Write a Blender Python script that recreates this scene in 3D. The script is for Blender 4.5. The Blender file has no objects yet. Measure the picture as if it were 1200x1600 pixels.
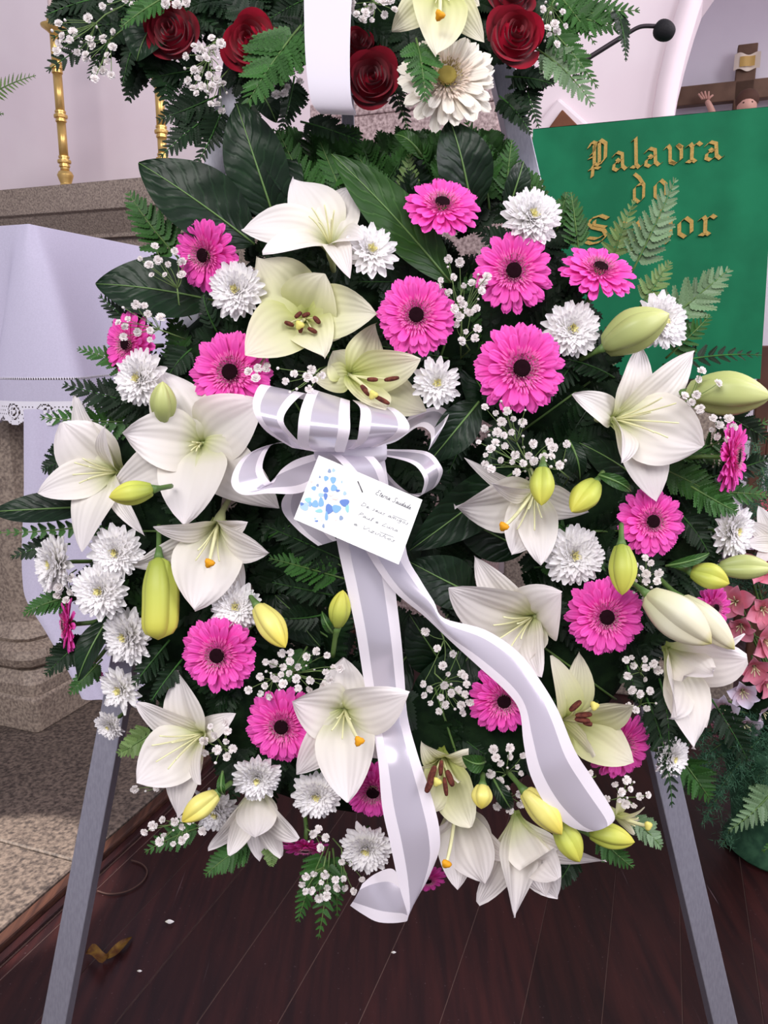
import bpy, math, random
from math import sin, cos, pi, sqrt, radians
from mathutils import Vector, Matrix

S = bpy.context.scene
COL = S.collection
rnd = random.Random(7)

# ------------------------------------------------------------------ camera, light, exposure
FPX = 1200.0                       # focal length in pixels of the 1200 x 1600 frame
CAM_H = 0.95
PITCH = radians(11.8)
cd = bpy.data.cameras.new('camera'); cam = bpy.data.objects.new('camera', cd); COL.objects.link(cam)
cam.location = (0, 0, CAM_H); cam.rotation_euler = (pi/2 - PITCH, 0, 0)
cd.sensor_fit = 'AUTO'; cd.sensor_width = 36.0; cd.lens = 36.0*FPX/1600.0
cd.clip_start = 0.02; cd.clip_end = 60
S.camera = cam

w = bpy.data.worlds.new('world'); S.world = w; w.use_nodes = True
bg = w.node_tree.nodes['Background']
bg.inputs[0].default_value = (0.86, 0.84, 1.0, 1); bg.inputs[1].default_value = 0.38

def lamp(name, kind, loc, target, energy, color, size=1.0, size_y=None, spot=None, blend=0.3):
    l = bpy.data.lights.new(name, kind); o = bpy.data.objects.new(name, l); COL.objects.link(o)
    o.location = loc
    o.rotation_euler = (Vector(target)-Vector(loc)).to_track_quat('-Z', 'Y').to_euler()
    l.energy = energy; l.color = color
    if kind == 'AREA':
        l.shape = 'RECTANGLE'; l.size = size; l.size_y = size_y or size
    if kind == 'SPOT':
        l.spot_size = spot; l.spot_blend = blend; l.shadow_soft_size = size
    return o
# daylight from the tall nave windows, behind the camera on both sides, and from the chancel window
lamp('nave_window_light', 'AREA', (-1.1, -2.0, 3.2), (0.0, 1.0, 0.8), 106, (1.0, 0.97, 0.95), 2.4, 1.5)
lamp('nave_window_light_right', 'AREA', (2.6, -1.0, 2.7), (0.2, 1.0, 0.7), 66, (0.95, 0.93, 1.0), 1.4, 2.0)
lamp('chancel_window_light', 'AREA', (3.4, 1.4, 3.4), (0.6, 3.4, 1.4), 60, (1.0, 0.95, 0.98), 1.4, 1.8)
lamp('apse_fill_light', 'AREA', (3.6, 2.4, 3.3), (2.0, 3.5, 1.9), 26, (1.0, 0.96, 1.0), 0.8, 1.2)  # unseen fill lamp, added to brighten the apse wall behind the crucifix
lamp('sun_patch_light', 'SPOT', (-3.4, 0.2, 4.2), (-0.74, 1.20, 0.0), 2400, (1.0, 0.95, 0.85), 0.012, spot=radians(5.0), blend=0.25)

S.view_settings.view_transform = 'Standard'; S.view_settings.look = 'None'
S.view_settings.gamma = 1; S.view_settings.use_curve_mapping = False
S.view_settings.exposure = 0.34

# ------------------------------------------------------------------ frames
C0 = Vector((0, 0, CAM_H))
RT = Vector((1, 0, 0)); FW = Vector((0, cos(PITCH), -sin(PITCH))); UP = Vector((0, sin(PITCH), cos(PITCH)))
D = 0.95                           # distance to the plane in which the easel leans back
PX = D/FPX                         # metres per pixel in that plane
def ray(px, py): return FW + RT*((px-600)/FPX) + UP*((800-py)/FPX)
def P(px, py, d): return C0 + ray(px, py)*d
def W(px, py, z=0.0): return P(px, py, D-z)            # a point of the flower stand, z metres in front of its plane
def cv(dx, dy, dz):                                    # right, down, forward-to-viewer direction of the leaning plane
    return (RT*dx - UP*dy - FW*dz)
YAW = radians(19.75)
CH = Vector((cos(YAW), -sin(YAW), 0)); CV = Vector((sin(YAW), cos(YAW), 0))   # church axes: across and along the floor boards
def ch(h, v, z): return CH*h + CV*v + Vector((0, 0, z))
def on_z(px, py, z):
    r = ray(px, py); return C0 + r*((z-CAM_H)/r.z)
def on_v(px, py, v):
    r = ray(px, py); return C0 + r*(v/ (r.dot(CV)))
def hvz(p): return (p.dot(CH), p.dot(CV), p.z)

# ------------------------------------------------------------------ objects
LABELS = {}
def mesh(name, vs, fs, uv=None, smooth=True, mat=None):
    m = bpy.data.meshes.new(name)
    m.from_pydata([tuple(v) for v in vs], [], fs)
    if uv:
        l = m.uv_layers.new(name='UVMap')
        for p in m.polygons:
            for li, vi in zip(p.loop_indices, p.vertices): l.data[li].uv = uv[vi]
    if smooth: m.polygons.foreach_set('use_smooth', [True]*len(m.polygons))
    if mat: m.materials.append(mat)
    m.update()
    return m
def link(name, me, parent=None, M=None):
    o = bpy.data.objects.new(name, me); COL.objects.link(o)
    if parent: o.parent = parent
    if M is not None: o.matrix_basis = M
    return o
def tag(o, label=None, cat=None, group=None, kind=None):
    if label:
        o['label'] = label; LABELS.setdefault(label, []).append(group)
    if cat: o['category'] = cat
    if group: o['group'] = group
    if kind: o['kind'] = kind
    return o
def empty(name, loc, label, cat, group=None, M=None):
    o = bpy.data.objects.new(name, None); COL.objects.link(o)
    o.empty_display_size = 0.02
    if M is not None: o.matrix_basis = M
    else: o.location = loc
    return tag(o, label, cat, group)
def wpart(name, root, vs, fs, mat, uv=None, smooth=True):     # a part from world points under a root that is only moved, not turned
    l = root.location
    return link(name, mesh(name, [v-l for v in vs], fs, uv, smooth, mat), root)
def wobj(name, vs, fs, mat, label=None, cat=None, group=None, kind=None, uv=None, smooth=True, at=None):
    at = at or sum((Vector(v) for v in vs), Vector())/len(vs)
    o = link(name, mesh(name, [Vector(v)-at for v in vs], fs, uv, smooth, mat)); o.location = at
    return tag(o, label, cat, group, kind)

# ------------------------------------------------------------------ shape helpers
def grid(f, nu, nv, closed_v=False):
    vs, uv, fs = [], [], []
    for i in range(nu):
        for j in range(nv):
            u, v = i/(nu-1), j/(nv if closed_v else nv-1)
            vs.append(f(u, v)); uv.append((u, v))
    for i in range(nu-1):
        for j in range(nv if closed_v else nv-1):
            k = (j+1) % nv
            fs.append((i*nv+j, (i+1)*nv+j, (i+1)*nv+k, i*nv+k))
    return vs, fs, uv
def tube(pts, r, n=6, taper=1.0, cap=True):
    vs, fs = [], []
    m = len(pts)
    prev = None
    for i, p in enumerate(pts):
        t = (pts[min(i+1, m-1)]-pts[max(i-1, 0)]).normalized()
        a = prev if prev is not None else (Vector((0.31, 0.52, 0.79)))
        x = (a - t*a.dot(t)).normalized(); prev = x
        y = t.cross(x)
        rr = (r[i] if isinstance(r, (list, tuple)) else r*(1+(taper-1)*i/max(1, m-1)))
        for k in range(n):
            b = 2*pi*k/n
            vs.append(p + x*cos(b)*rr + y*sin(b)*rr)
    for i in range(m-1):
        for k in range(n):
            l = (k+1) % n
            fs.append((i*n+k, i*n+l, (i+1)*n+l, (i+1)*n+k))
    if cap:
        fs.append(tuple(range(n-1, -1, -1))); fs.append(tuple((m-1)*n+k for k in range(n)))
    return vs, fs
def join(*parts):
    vs, fs = [], []
    for a, b in parts:
        o = len(vs); vs += list(a); fs += [tuple(i+o for i in f) for f in b]
    return vs, fs
def bez(a, b, c, n):
    return [a*(1-t)**2 + b*2*t*(1-t) + c*t*t for t in [i/(n-1) for i in range(n)]]
def catmull(pts, per=6):
    out = []
    m = len(pts)
    for i in range(m-1):
        p0, p1, p2, p3 = pts[max(i-1, 0)], pts[i], pts[i+1], pts[min(i+2, m-1)]
        for k in range(per):
            t = k/per
            out.append(0.5*((2*p1) + (p2-p0)*t + (2*p0-5*p1+4*p2-p3)*t*t + (3*p1-p0-3*p2+p3)*t**3))
    out.append(pts[-1])
    return out
def lathe(prof, n=20):                       # prof: (radius, height)
    vs, fs = [], []
    for r, z in prof:
        for k in range(n):
            a = 2*pi*k/n
            vs.append(Vector((r*cos(a), r*sin(a), z)))
    for i in range(len(prof)-1):
        for k in range(n):
            l = (k+1) % n
            fs.append((i*n+k, i*n+l, (i+1)*n+l, (i+1)*n+k))
    fs.append(tuple(range(n-1, -1, -1))); fs.append(tuple((len(prof)-1)*n+k for k in range(n)))
    return vs, fs
def box_pts(o, a, b, c):
    vs = [o, o+a, o+a+b, o+b, o+c, o+a+c, o+a+b+c, o+b+c]
    fs = [(0, 3, 2, 1), (4, 5, 6, 7), (0, 1, 5, 4), (1, 2, 6, 5), (2, 3, 7, 6), (3, 0, 4, 7)]
    return vs, fs
def bevel(o, w=0.004, seg=2):
    m = o.modifiers.new('bevel', 'BEVEL'); m.width = w; m.segments = seg; m.limit_method = 'ANGLE'
    return o
def basis(n, spin=0.0):
    n = n.normalized()
    a = Vector((0, 0, 1)) if abs(n.z) < 0.9 else Vector((1, 0, 0))
    x = (a.cross(n)).normalized(); y = n.cross(x)
    x2 = x*cos(spin)+y*sin(spin); y2 = n.cross(x2)
    return x2, y2, n
def mat4(x, y, z, loc):
    return Matrix(((x.x, y.x, z.x, loc.x), (x.y, y.y, z.y, loc.y), (x.z, y.z, z.z, loc.z), (0, 0, 0, 1)))

# ------------------------------------------------------------------ materials
def lin(c):
    return tuple((v/255/12.92 if v/255 <= .04045 else ((v/255+.055)/1.055)**2.4) for v in c)
def M(name, rgb, rough=0.6, spec=0.4, metal=0.0, rgb2=None, nscale=30, bump=0.0, bscale=60, ramp=None, ramp_on='U',
      vary=0.0, translucent=0.0, veins=0.0, vscale=1.7, vdist=1.5, sheen=0.0, detail=3, stretch=None):
    m = bpy.data.materials.new(name); m.use_nodes = True
    nt = m.node_tree; N = nt.nodes; L = nt.links
    b = N['Principled BSDF']; out = N['Material Output']
    b.inputs['Roughness'].default_value = rough; b.inputs['Specular IOR Level'].default_value = spec
    b.inputs['Metallic'].default_value = metal
    if sheen: b.inputs['Sheen Weight'].default_value = sheen
    tc = N.new('ShaderNodeTexCoord')
    col = None
    def objcoord():
        if stretch:
            mp = N.new('ShaderNodeMapping'); mp.inputs['Scale'].default_value = stretch
            L.new(tc.outputs['Object'], mp.inputs['Vector']); return mp.outputs[0]
        return tc.outputs['Object']
    if ramp:
        sp = N.new('ShaderNodeSeparateXYZ'); L.new(tc.outputs['UV'], sp.inputs[0])
        r = N.new('ShaderNodeValToRGB'); L.new(sp.outputs[0 if ramp_on == 'U' else 1], r.inputs[0])
        els = r.color_ramp.elements
        while len(els) < len(ramp): els.new(0.5)
        for e, (p, c) in zip(els, ramp): e.position = p; e.color = (*lin(c), 1)
        col = r.outputs[0]
    elif rgb2:
        n = N.new('ShaderNodeTexNoise'); n.inputs['Scale'].default_value = nscale; n.inputs['Detail'].default_value = detail
        L.new(objcoord(), n.inputs['Vector'])
        r = N.new('ShaderNodeValToRGB'); L.new(n.outputs[0], r.inputs[0])
        r.color_ramp.elements[0].position = .35; r.color_ramp.elements[1].position = .65
        r.color_ramp.elements[0].color = (*lin(rgb), 1); r.color_ramp.elements[1].color = (*lin(rgb2), 1)
        col = r.outputs[0]
    else:
        rg = N.new('ShaderNodeRGB'); rg.outputs[0].default_value = (*lin(rgb), 1); col = rg.outputs[0]
    if vary:
        oi = N.new('ShaderNodeObjectInfo'); mr = N.new('ShaderNodeMapRange')
        L.new(oi.outputs['Random'], mr.inputs[0]); mr.inputs[3].default_value = 1-vary; mr.inputs[4].default_value = 1+vary
        h = N.new('ShaderNodeHueSaturation'); L.new(mr.outputs[0], h.inputs['Value']); L.new(col, h.inputs['Color'])
        col = h.outputs[0]
    L.new(col, b.inputs['Base Color'])
    if bump or veins:
        bp = N.new('ShaderNodeBump'); bp.inputs['Strength'].default_value = bump or veins
        if veins:
            wv = N.new('ShaderNodeTexWave'); wv.wave_type = 'BANDS'; wv.bands_direction = 'Y'
            wv.inputs['Scale'].default_value = vscale; wv.inputs['Distortion'].default_value = vdist; wv.inputs['Detail Scale'].default_value = .6
            L.new(tc.outputs['UV'], wv.inputs['Vector']); L.new(wv.outputs[1], bp.inputs['Height']); bp.inputs['Distance'].default_value = 0.0012
        else:
            n2 = N.new('ShaderNodeTexNoise'); n2.inputs['Scale'].default_value = bscale; n2.inputs['Detail'].default_value = 4
            L.new(objcoord(), n2.inputs['Vector']); L.new(n2.outputs[0], bp.inputs['Height']); bp.inputs['Distance'].default_value = 0.004
        L.new(bp.outputs[0], b.inputs['Normal'])
    if translucent:
        t = N.new('ShaderNodeBsdfTranslucent'); L.new(col, t.inputs[0])
        mx = N.new('ShaderNodeMixShader'); mx.inputs[0].default_value = translucent
        L.new(b.outputs[0], mx.inputs[1]); L.new(t.outputs[0], mx.inputs[2]); L.new(mx.outputs[0], out.inputs[0])
    return m

LILY_W = M('lily_white', (0, 0, 0), .5, .3, ramp=[(0, (150, 168, 84)), (.16, (208, 212, 156)), (.46, (238, 232, 220)), (1, (245, 237, 238))], translucent=.28, veins=.30, vscale=2.4, vdist=2.0)
LILY_C = M('lily_cream', (0, 0, 0), .5, .3, ramp=[(0, (150, 166, 70)), (.3, (204, 208, 136)), (.7, (228, 226, 184)), (1, (238, 232, 214))], translucent=.28, veins=.30, vscale=2.4, vdist=2.0)
PINK = M('gerbera_pink', (0, 0, 0), .5, .25, ramp=[(0, (226, 92, 170)), (.4, (238, 64, 176)), (1, (246, 98, 196))], translucent=.22, vary=.10, veins=.22, vscale=1.1)
PINK_D = M('gerbera_inner_pink', (228, 74, 164), .6, .2, rgb2=(246, 120, 192), nscale=240)
EYE = M('gerbera_eye', (16, 4, 10), .9, .1, rgb2=(44, 12, 24), nscale=500, bump=.5, bscale=900)
RINGF = M('gerbera_ring_florets', (52, 8, 26), .8, .1, rgb2=(250, 176, 200), nscale=700)
GCREAM = M('gerbera_cream', (0, 0, 0), .5, .25, ramp=[(0, (222, 205, 190)), (.4, (232, 222, 208)), (1, (244, 238, 226))], translucent=.2, vary=.06, veins=.2)
GC_EYE = M('gerbera_olive_eye', (128, 112, 40), .8, .2, rgb2=(190, 170, 90), nscale=500, bump=.5, bscale=700)
MUM = M('chrysanthemum_white', (0, 0, 0), .6, .15, ramp=[(0, (238, 236, 214)), (.35, (247, 245, 240)), (1, (252, 249, 251))], translucent=.32, vary=.03)
MUM_C = M('chrysanthemum_centre', (226, 214, 120), .7, .2, rgb2=(240, 236, 190), nscale=400)
ROSE_D = M('rose_dark_red', (104, 8, 26), .75, .08, rgb2=(122, 12, 32), nscale=40, sheen=.15, vary=.12)
ROSE_R = M('rose_red', (128, 8, 32), .8, .06, rgb2=(150, 12, 40), nscale=40, sheen=.15, vary=.12)
LEAF_D = M('leaf_dark', (13, 30, 17), .40, .24, rgb2=(21, 43, 23), nscale=25, vary=.2, bump=.25, bscale=120)
LEAF_M = M('leaf_mid', (32, 64, 22), .42, .26, rgb2=(44, 80, 29), nscale=25, vary=.15, bump=.2, bscale=120)
RIB = M('leaf_midrib', (96, 128, 70), .4, .4)
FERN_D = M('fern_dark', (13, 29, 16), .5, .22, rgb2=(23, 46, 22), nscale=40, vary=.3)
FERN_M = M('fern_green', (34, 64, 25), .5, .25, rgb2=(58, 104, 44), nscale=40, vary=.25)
FERN_P = M('fern_pale', (82, 108, 56), .48, .3, rgb2=(112, 136, 78), nscale=40, vary=.2)
FERN_G = M('fern_grey_green', (80, 108, 72), .42, .4, rgb2=(116, 142, 104), nscale=40, vary=.2)
STEM = M('stem_green', (72, 104, 48), .5, .4, rgb2=(92, 120, 60), nscale=50)
STEM_B = M('stem_brown_green', (96, 84, 52), .6, .3)
BUD_Y = M('bud_yellow_green', (0, 0, 0), .45, .3, ramp=[(0, (140, 154, 62)), (.5, (190, 196, 88)), (1, (208, 202, 84))], vary=.06, veins=.07)
BUD_YY = M('bud_yellow', (0, 0, 0), .4, .4, ramp=[(0, (206, 198, 110)), (.5, (230, 220, 124)), (1, (230, 210, 84))], vary=.05, veins=.07)
BUD_G = M('bud_pale_green', (0, 0, 0), .42, .4, ramp=[(0, (140, 152, 92)), (.5, (172, 180, 112)), (1, (196, 200, 130))], vary=.05, veins=.07)
BUD_W = M('bud_cream', (0, 0, 0), .42, .35, ramp=[(0, (196, 196, 150)), (.45, (230, 226, 200)), (.85, (238, 230, 200)), (1, (214, 206, 120))], vary=.04, veins=.07, translucent=.15)
ANTHER = M('anther_brown', (74, 34, 30), .8, .2, rgb2=(110, 58, 44), nscale=300)
FILAM = M('filament_pale', (228, 226, 178), .5, .3)
STIGMA = M('stigma_orange', (226, 156, 26), .6, .3)
STIGMA_P = M('stigma_pale', (216, 206, 110), .6, .3)
GYP = M('gypsophila_white', (240, 234, 232), .7, .2, vary=.05, translucent=.2)
GYP_S = M('gypsophila_stem', (104, 128, 74), .6, .3)
FOAM = M('wreath_foam', (14, 28, 16), .9, .1, rgb2=(24, 42, 22), nscale=60, bump=.6, bscale=80)
CARD = M('card_white', (246, 246, 244), .6, .3)
INK = M('card_ink', (92, 92, 98), .7, .2)
INK_L = M('card_ink_light', (132, 132, 136), .7, .2)
PIN = M('pin_steel', (90, 88, 92), .35, .5, metal=.8)
BLUES = [M('print_blue_%s' % n, c, .65, .2) for n, c in (('pale', (170, 200, 228)), ('sky', (132, 176, 222)), ('deep', (104, 134, 196)), ('teal', (150, 204, 206)), ('grey', (140, 158, 188)), ('peach', (236, 214, 206)))]
ALU = M('brushed_aluminium', (150, 148, 160), .40, .5, metal=.65, rgb2=(162, 160, 172), nscale=8, stretch=(60, 60, 1))
GRAN_F = M('granite_paving', (112, 98, 90), .6, .3, rgb2=(58, 50, 48), nscale=130, detail=6, bump=.12, bscale=160)
GRAN = M('granite', (164, 148, 134), .55, .35, rgb2=(112, 98, 90), nscale=150, detail=6, bump=.12, bscale=160)
GRAN_P = M('granite_pink', (196, 172, 170), .5, .35, rgb2=(128, 104, 104), nscale=110, detail=6)
WALL = M('painted_plaster', (232, 217, 222), .8, .15, rgb2=(227, 210, 216), nscale=3, bump=.05, bscale=40)
WALL_A = M('apse_plaster', (230, 224, 232), .85, .15, rgb2=(224, 217, 226), nscale=3)
TRIMW = M('arch_trim_plaster', (236, 218, 224), .7, .2)
WOOD = M('floor_board_wood', (48, 20, 20), .42, .28, rgb2=(30, 12, 15), nscale=6, vary=.22, detail=6, stretch=(10, .8, 10), bump=.06, bscale=14)
WOODT = M('wood_trim', (74, 46, 36), .5, .3, rgb2=(48, 28, 24), nscale=10, stretch=(14, 1, 14))
WOODB = M('dark_wood', (74, 44, 36), .5, .3, rgb2=(94, 60, 46), nscale=12)
WOODC = M('cross_wood', (112, 86, 70), .6, .25, rgb2=(96, 72, 58), nscale=14)
WOODN = M('niche_wood', (120, 72, 46), .6, .25, rgb2=(104, 60, 40), nscale=14)
BRASS = M('brass', (222, 186, 116), .36, .5, metal=.75, rgb2=(210, 172, 100), nscale=20)
WAX = M('candle_wax', (238, 214, 212), .6, .3)
CLOTH = M('altar_linen', (198, 192, 214), .85, .15, rgb2=(192, 186, 208), nscale=300, bump=.04, bscale=700)
LACE = M('lace_cotton', (232, 228, 238), .85, .15)
GREEN = M('green_cloth', (24, 116, 78), .75, .2, rgb2=(18, 102, 68), nscale=8, bump=.05, bscale=500)
GOLD = M('gold_embroidery', (186, 152, 74), .5, .4, rgb2=(166, 130, 56), nscale=240, bump=.3, bscale=600)
BLACK = M('microphone_black', (20, 18, 22), .7, .3, bump=.3, bscale=500)
BLACKM = M('gooseneck_black', (40, 28, 36), .45, .4)
SKIN = M('painted_skin', (212, 164, 148), .6, .3)
HAIR = M('painted_hair', (86, 60, 50), .7, .2)
SCROLL = M('painted_scroll', (226, 212, 196), .6, .3)
SCROLL_G = M('scroll_gold', (196, 160, 86), .5, .4)
ALS_P = M('alstroemeria_pink', (0, 0, 0), .5, .3, ramp=[(0, (226, 150, 160)), (.5, (226, 128, 152)), (1, (232, 158, 178))], vary=.12, translucent=.2)
ALS_W = M('alstroemeria_blush', (0, 0, 0), .5, .3, ramp=[(0, (222, 180, 190)), (.5, (226, 206, 222)), (1, (226, 220, 238))], vary=.08, translucent=.2)
ASPAR = M('asparagus_green', (38, 74, 54), .6, .3, rgb2=(60, 100, 72), nscale=60)
DEADLEAF = M('dry_leaf', (104, 76, 26), .6, .2, rgb2=(70, 40, 18), nscale=60)
PINKC = M('pink_cloth', (226, 90, 120), .8, .2)

def ribbon_mat(name, centre, edge, rc):
    m = bpy.data.materials.new(name); m.use_nodes = True
    nt = m.node_tree; N = nt.nodes; L = nt.links; b = N['Principled BSDF']; out = N['Material Output']
    tc = N.new('ShaderNodeTexCoord'); sp = N.new('ShaderNodeSeparateXYZ'); L.new(tc.outputs['UV'], sp.inputs[0])
    a = N.new('ShaderNodeMath'); a.operation = 'SUBTRACT'; L.new(sp.outputs[1], a.inputs[0]); a.inputs[1].default_value = .5
    a2 = N.new('ShaderNodeMath'); a2.operation = 'ABSOLUTE'; L.new(a.outputs[0], a2.inputs[0])
    g = N.new('ShaderNodeMath'); g.operation = 'GREATER_THAN'; L.new(a2.outputs[0], g.inputs[0]); g.inputs[1].default_value = .27
    mx = N.new('ShaderNodeMix'); mx.data_type = 'RGBA'; L.new(g.outputs[0], mx.inputs[0])
    mx.inputs[6].default_value = (*lin(centre), 1); mx.inputs[7].default_value = (*lin(edge), 1)
    L.new(mx.outputs[2], b.inputs['Base Color'])
    mr = N.new('ShaderNodeMapRange'); L.new(g.outputs[0], mr.inputs[0]); mm_ = None; mr.inputs[3].default_value = rc; mr.inputs[4].default_value = .55
    L.new(mr.outputs[0], b.inputs['Roughness'])
    mm = N.new('ShaderNodeMapRange'); L.new(g.outputs[0], mm.inputs[0]); mm.inputs[3].default_value = .4; mm.inputs[4].default_value = 0
    L.new(mm.outputs[0], b.inputs['Metallic'])
    t = N.new('ShaderNodeBsdfTranslucent'); L.new(mx.outputs[2], t.inputs[0])
    ms = N.new('ShaderNodeMixShader'); ms.inputs[0].default_value = .25
    L.new(b.outputs[0], ms.inputs[1]); L.new(t.outputs[0], ms.inputs[2]); L.new(ms.outputs[0], out.inputs[0])
    return m
SATIN = ribbon_mat('ribbon_satin', (226, 219, 232), (250, 242, 250), .24)
PLAINR = M('ribbon_plain', (226, 220, 230), .5, .3, translucent=.2)

THROAT = M('lily_throat_green', (196, 204, 146), .5, .3)

def scuff(m):
    nt = m.node_tree; N = nt.nodes; L = nt.links; b = N['Principled BSDF']; tc = N.new('ShaderNodeTexCoord')
    src = b.inputs['Base Color'].links[0].from_socket
    a = N.new('ShaderNodeTexNoise'); a.inputs['Scale'].default_value = 210; a.inputs['Detail'].default_value = 2; L.new(tc.outputs['Object'], a.inputs['Vector'])
    mp = N.new('ShaderNodeMapping'); mp.inputs['Rotation'].default_value = (0, 0, .9); mp.inputs['Scale'].default_value = (160, 5, 20); L.new(tc.outputs['Object'], mp.inputs['Vector'])
    s = N.new('ShaderNodeTexNoise'); s.inputs['Scale'].default_value = 1; s.inputs['Detail'].default_value = 2; L.new(mp.outputs[0], s.inputs['Vector'])
    r1 = N.new('ShaderNodeMapRange'); r1.inputs[1].default_value = .70; r1.inputs[2].default_value = .80; L.new(a.outputs[0], r1.inputs[0])
    r2 = N.new('ShaderNodeMapRange'); r2.inputs[1].default_value = .72; r2.inputs[2].default_value = .80; L.new(s.outputs[0], r2.inputs[0])
    mx = N.new('ShaderNodeMath'); mx.operation = 'MAXIMUM'; L.new(r1.outputs[0], mx.inputs[0]); L.new(r2.outputs[0], mx.inputs[1])
    sc = N.new('ShaderNodeMath'); sc.operation = 'MULTIPLY'; L.new(mx.outputs[0], sc.inputs[0]); sc.inputs[1].default_value = .55
    mix = N.new('ShaderNodeMix'); mix.data_type = 'RGBA'; L.new(sc.outputs[0], mix.inputs[0]); L.new(src, mix.inputs[6]); mix.inputs[7].default_value = (*lin((112, 92, 98)), 1)
    L.new(mix.outputs[2], b.inputs['Base Color'])
scuff(WOOD)
DUST = M('seam_dust', (104, 82, 78), .9, .1)

def veinify(m, light):
    nt = m.node_tree; N = nt.nodes; L = nt.links; b = N['Principled BSDF']; tc = N.new('ShaderNodeTexCoord')
    src = b.inputs['Base Color'].links[0].from_socket
    sp = N.new('ShaderNodeSeparateXYZ'); L.new(tc.outputs['UV'], sp.inputs[0])
    def mth(op, a, bb):
        n = N.new('ShaderNodeMath'); n.operation = op
        for i, x in enumerate((a, bb)):
            if x is None: continue
            if isinstance(x, (int, float)): n.inputs[i].default_value = x
            else: L.new(x, n.inputs[i])
        return n.outputs[0]
    av = mth('ABSOLUTE', mth('SUBTRACT', sp.outputs[1], .5), None)
    nz = N.new('ShaderNodeTexNoise'); nz.inputs['Scale'].default_value = 5; L.new(tc.outputs['UV'], nz.inputs['Vector'])
    k = mth('ADD', mth('SUBTRACT', mth('MULTIPLY', sp.outputs[0], 8.0), mth('MULTIPLY', mth('POWER', av, .8), 4.0)), mth('MULTIPLY', nz.outputs[0], .9))
    fr = mth('FRACT', mth('ADD', k, 10.0), None)
    d = mth('ABSOLUTE', mth('SUBTRACT', fr, .5), None)             # 0 on the vein
    mr = N.new('ShaderNodeMapRange'); mr.inputs[1].default_value = 0.0; mr.inputs[2].default_value = .09; mr.inputs[3].default_value = .28; mr.inputs[4].default_value = 0; L.new(d, mr.inputs[0])
    mix = N.new('ShaderNodeMix'); mix.data_type = 'RGBA'; L.new(mr.outputs[0], mix.inputs[0]); L.new(src, mix.inputs[6]); mix.inputs[7].default_value = (*lin(light), 1); L.new(mix.outputs[2], b.inputs['Base Color'])
    bp = N.new('ShaderNodeBump'); bp.inputs['Strength'].default_value = .28; bp.inputs['Distance'].default_value = .002
    mr2 = N.new('ShaderNodeMapRange'); mr2.interpolation_type = 'SMOOTHSTEP'; mr2.inputs[1].default_value = 0; mr2.inputs[2].default_value = .3; L.new(d, mr2.inputs[0])
    L.new(mr2.outputs[0], bp.inputs['Height']); L.new(bp.outputs[0], b.inputs['Normal'])
veinify(LEAF_D, (44, 74, 44)); veinify(LEAF_M, (84, 124, 60))

# ================================================================== the setting
# ---- floor boards: every board a piece of its own
floor = tag(link('floor', mesh('floor_bed', *box_pts(ch(-3.0, -0.8, -0.06), CH*6, CV*5.6, Vector((0, 0, .0585))), smooth=False, mat=DUST)), kind='structure')
h1 = on_z(180, 1600, 0).dot(CH); BW = (on_z(560, 1600, 0).dot(CH)-h1)/3
h_edge = on_z(0, 1500, 0).dot(CH)                       # where the stone paving begins
k0 = math.floor((h_edge-h1)/BW)
for k in range(k0, k0+30):
    a = max(h1+k*BW, h_edge+.012); b = h1+(k+1)*BW
    if b-a < .01: continue
    cuts = [-.8, rnd.uniform(.2, .8), rnd.uniform(2.0, 3.0), 4.6]
    for v0, v1 in zip(cuts, cuts[1:]):
        g = .0006
        vs, fs = box_pts(ch(a+g, v0+g, -.0014), CH*(b-a-2*g), CV*(v1-v0-2*g), Vector((0, 0, .0014+rnd.uniform(-.0006, .0006))))
        o = wpart('plank', floor, vs, fs, WOOD, smooth=False); bevel(o, .0005, 1)
# ---- stone paving round the altar and its wooden edge strip
pav = tag(link('floor_stone', None or mesh('stone_bed', *box_pts(ch(h_edge-3.0, -.8, -.03), CH*2.972, CV*5.6, Vector((0, 0, .03))), smooth=False, mat=GRAN_F)), kind='structure')
for i in range(3):
    for j in range(3):
        h0 = h_edge-.03-(i+1)*.62; v0 = -.55+j*1.55
        vs, fs = box_pts(ch(h0+.002, v0+.002, 0), CH*.616, CV*1.546, Vector((0, 0, .02)))
        bevel(wpart('slab', pav, vs, fs, GRAN_F, smooth=False), .003, 1)
vs, fs = box_pts(ch(h_edge-.028, -.8, 0), CH*.022, CV*5.4, Vector((0, 0, .019)))
tag(bevel(wobj('trim_1', vs, fs, WOODT, kind='structure', smooth=False), .004), kind='structure')
vs, fs = box_pts(ch(h_edge-.006, -.8, 0), CH*.018, CV*5.4, Vector((0, 0, .008)))
tag(bevel(wobj('trim_2', vs, fs, WOOD, kind='structure', smooth=False), .004), kind='structure')

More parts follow.
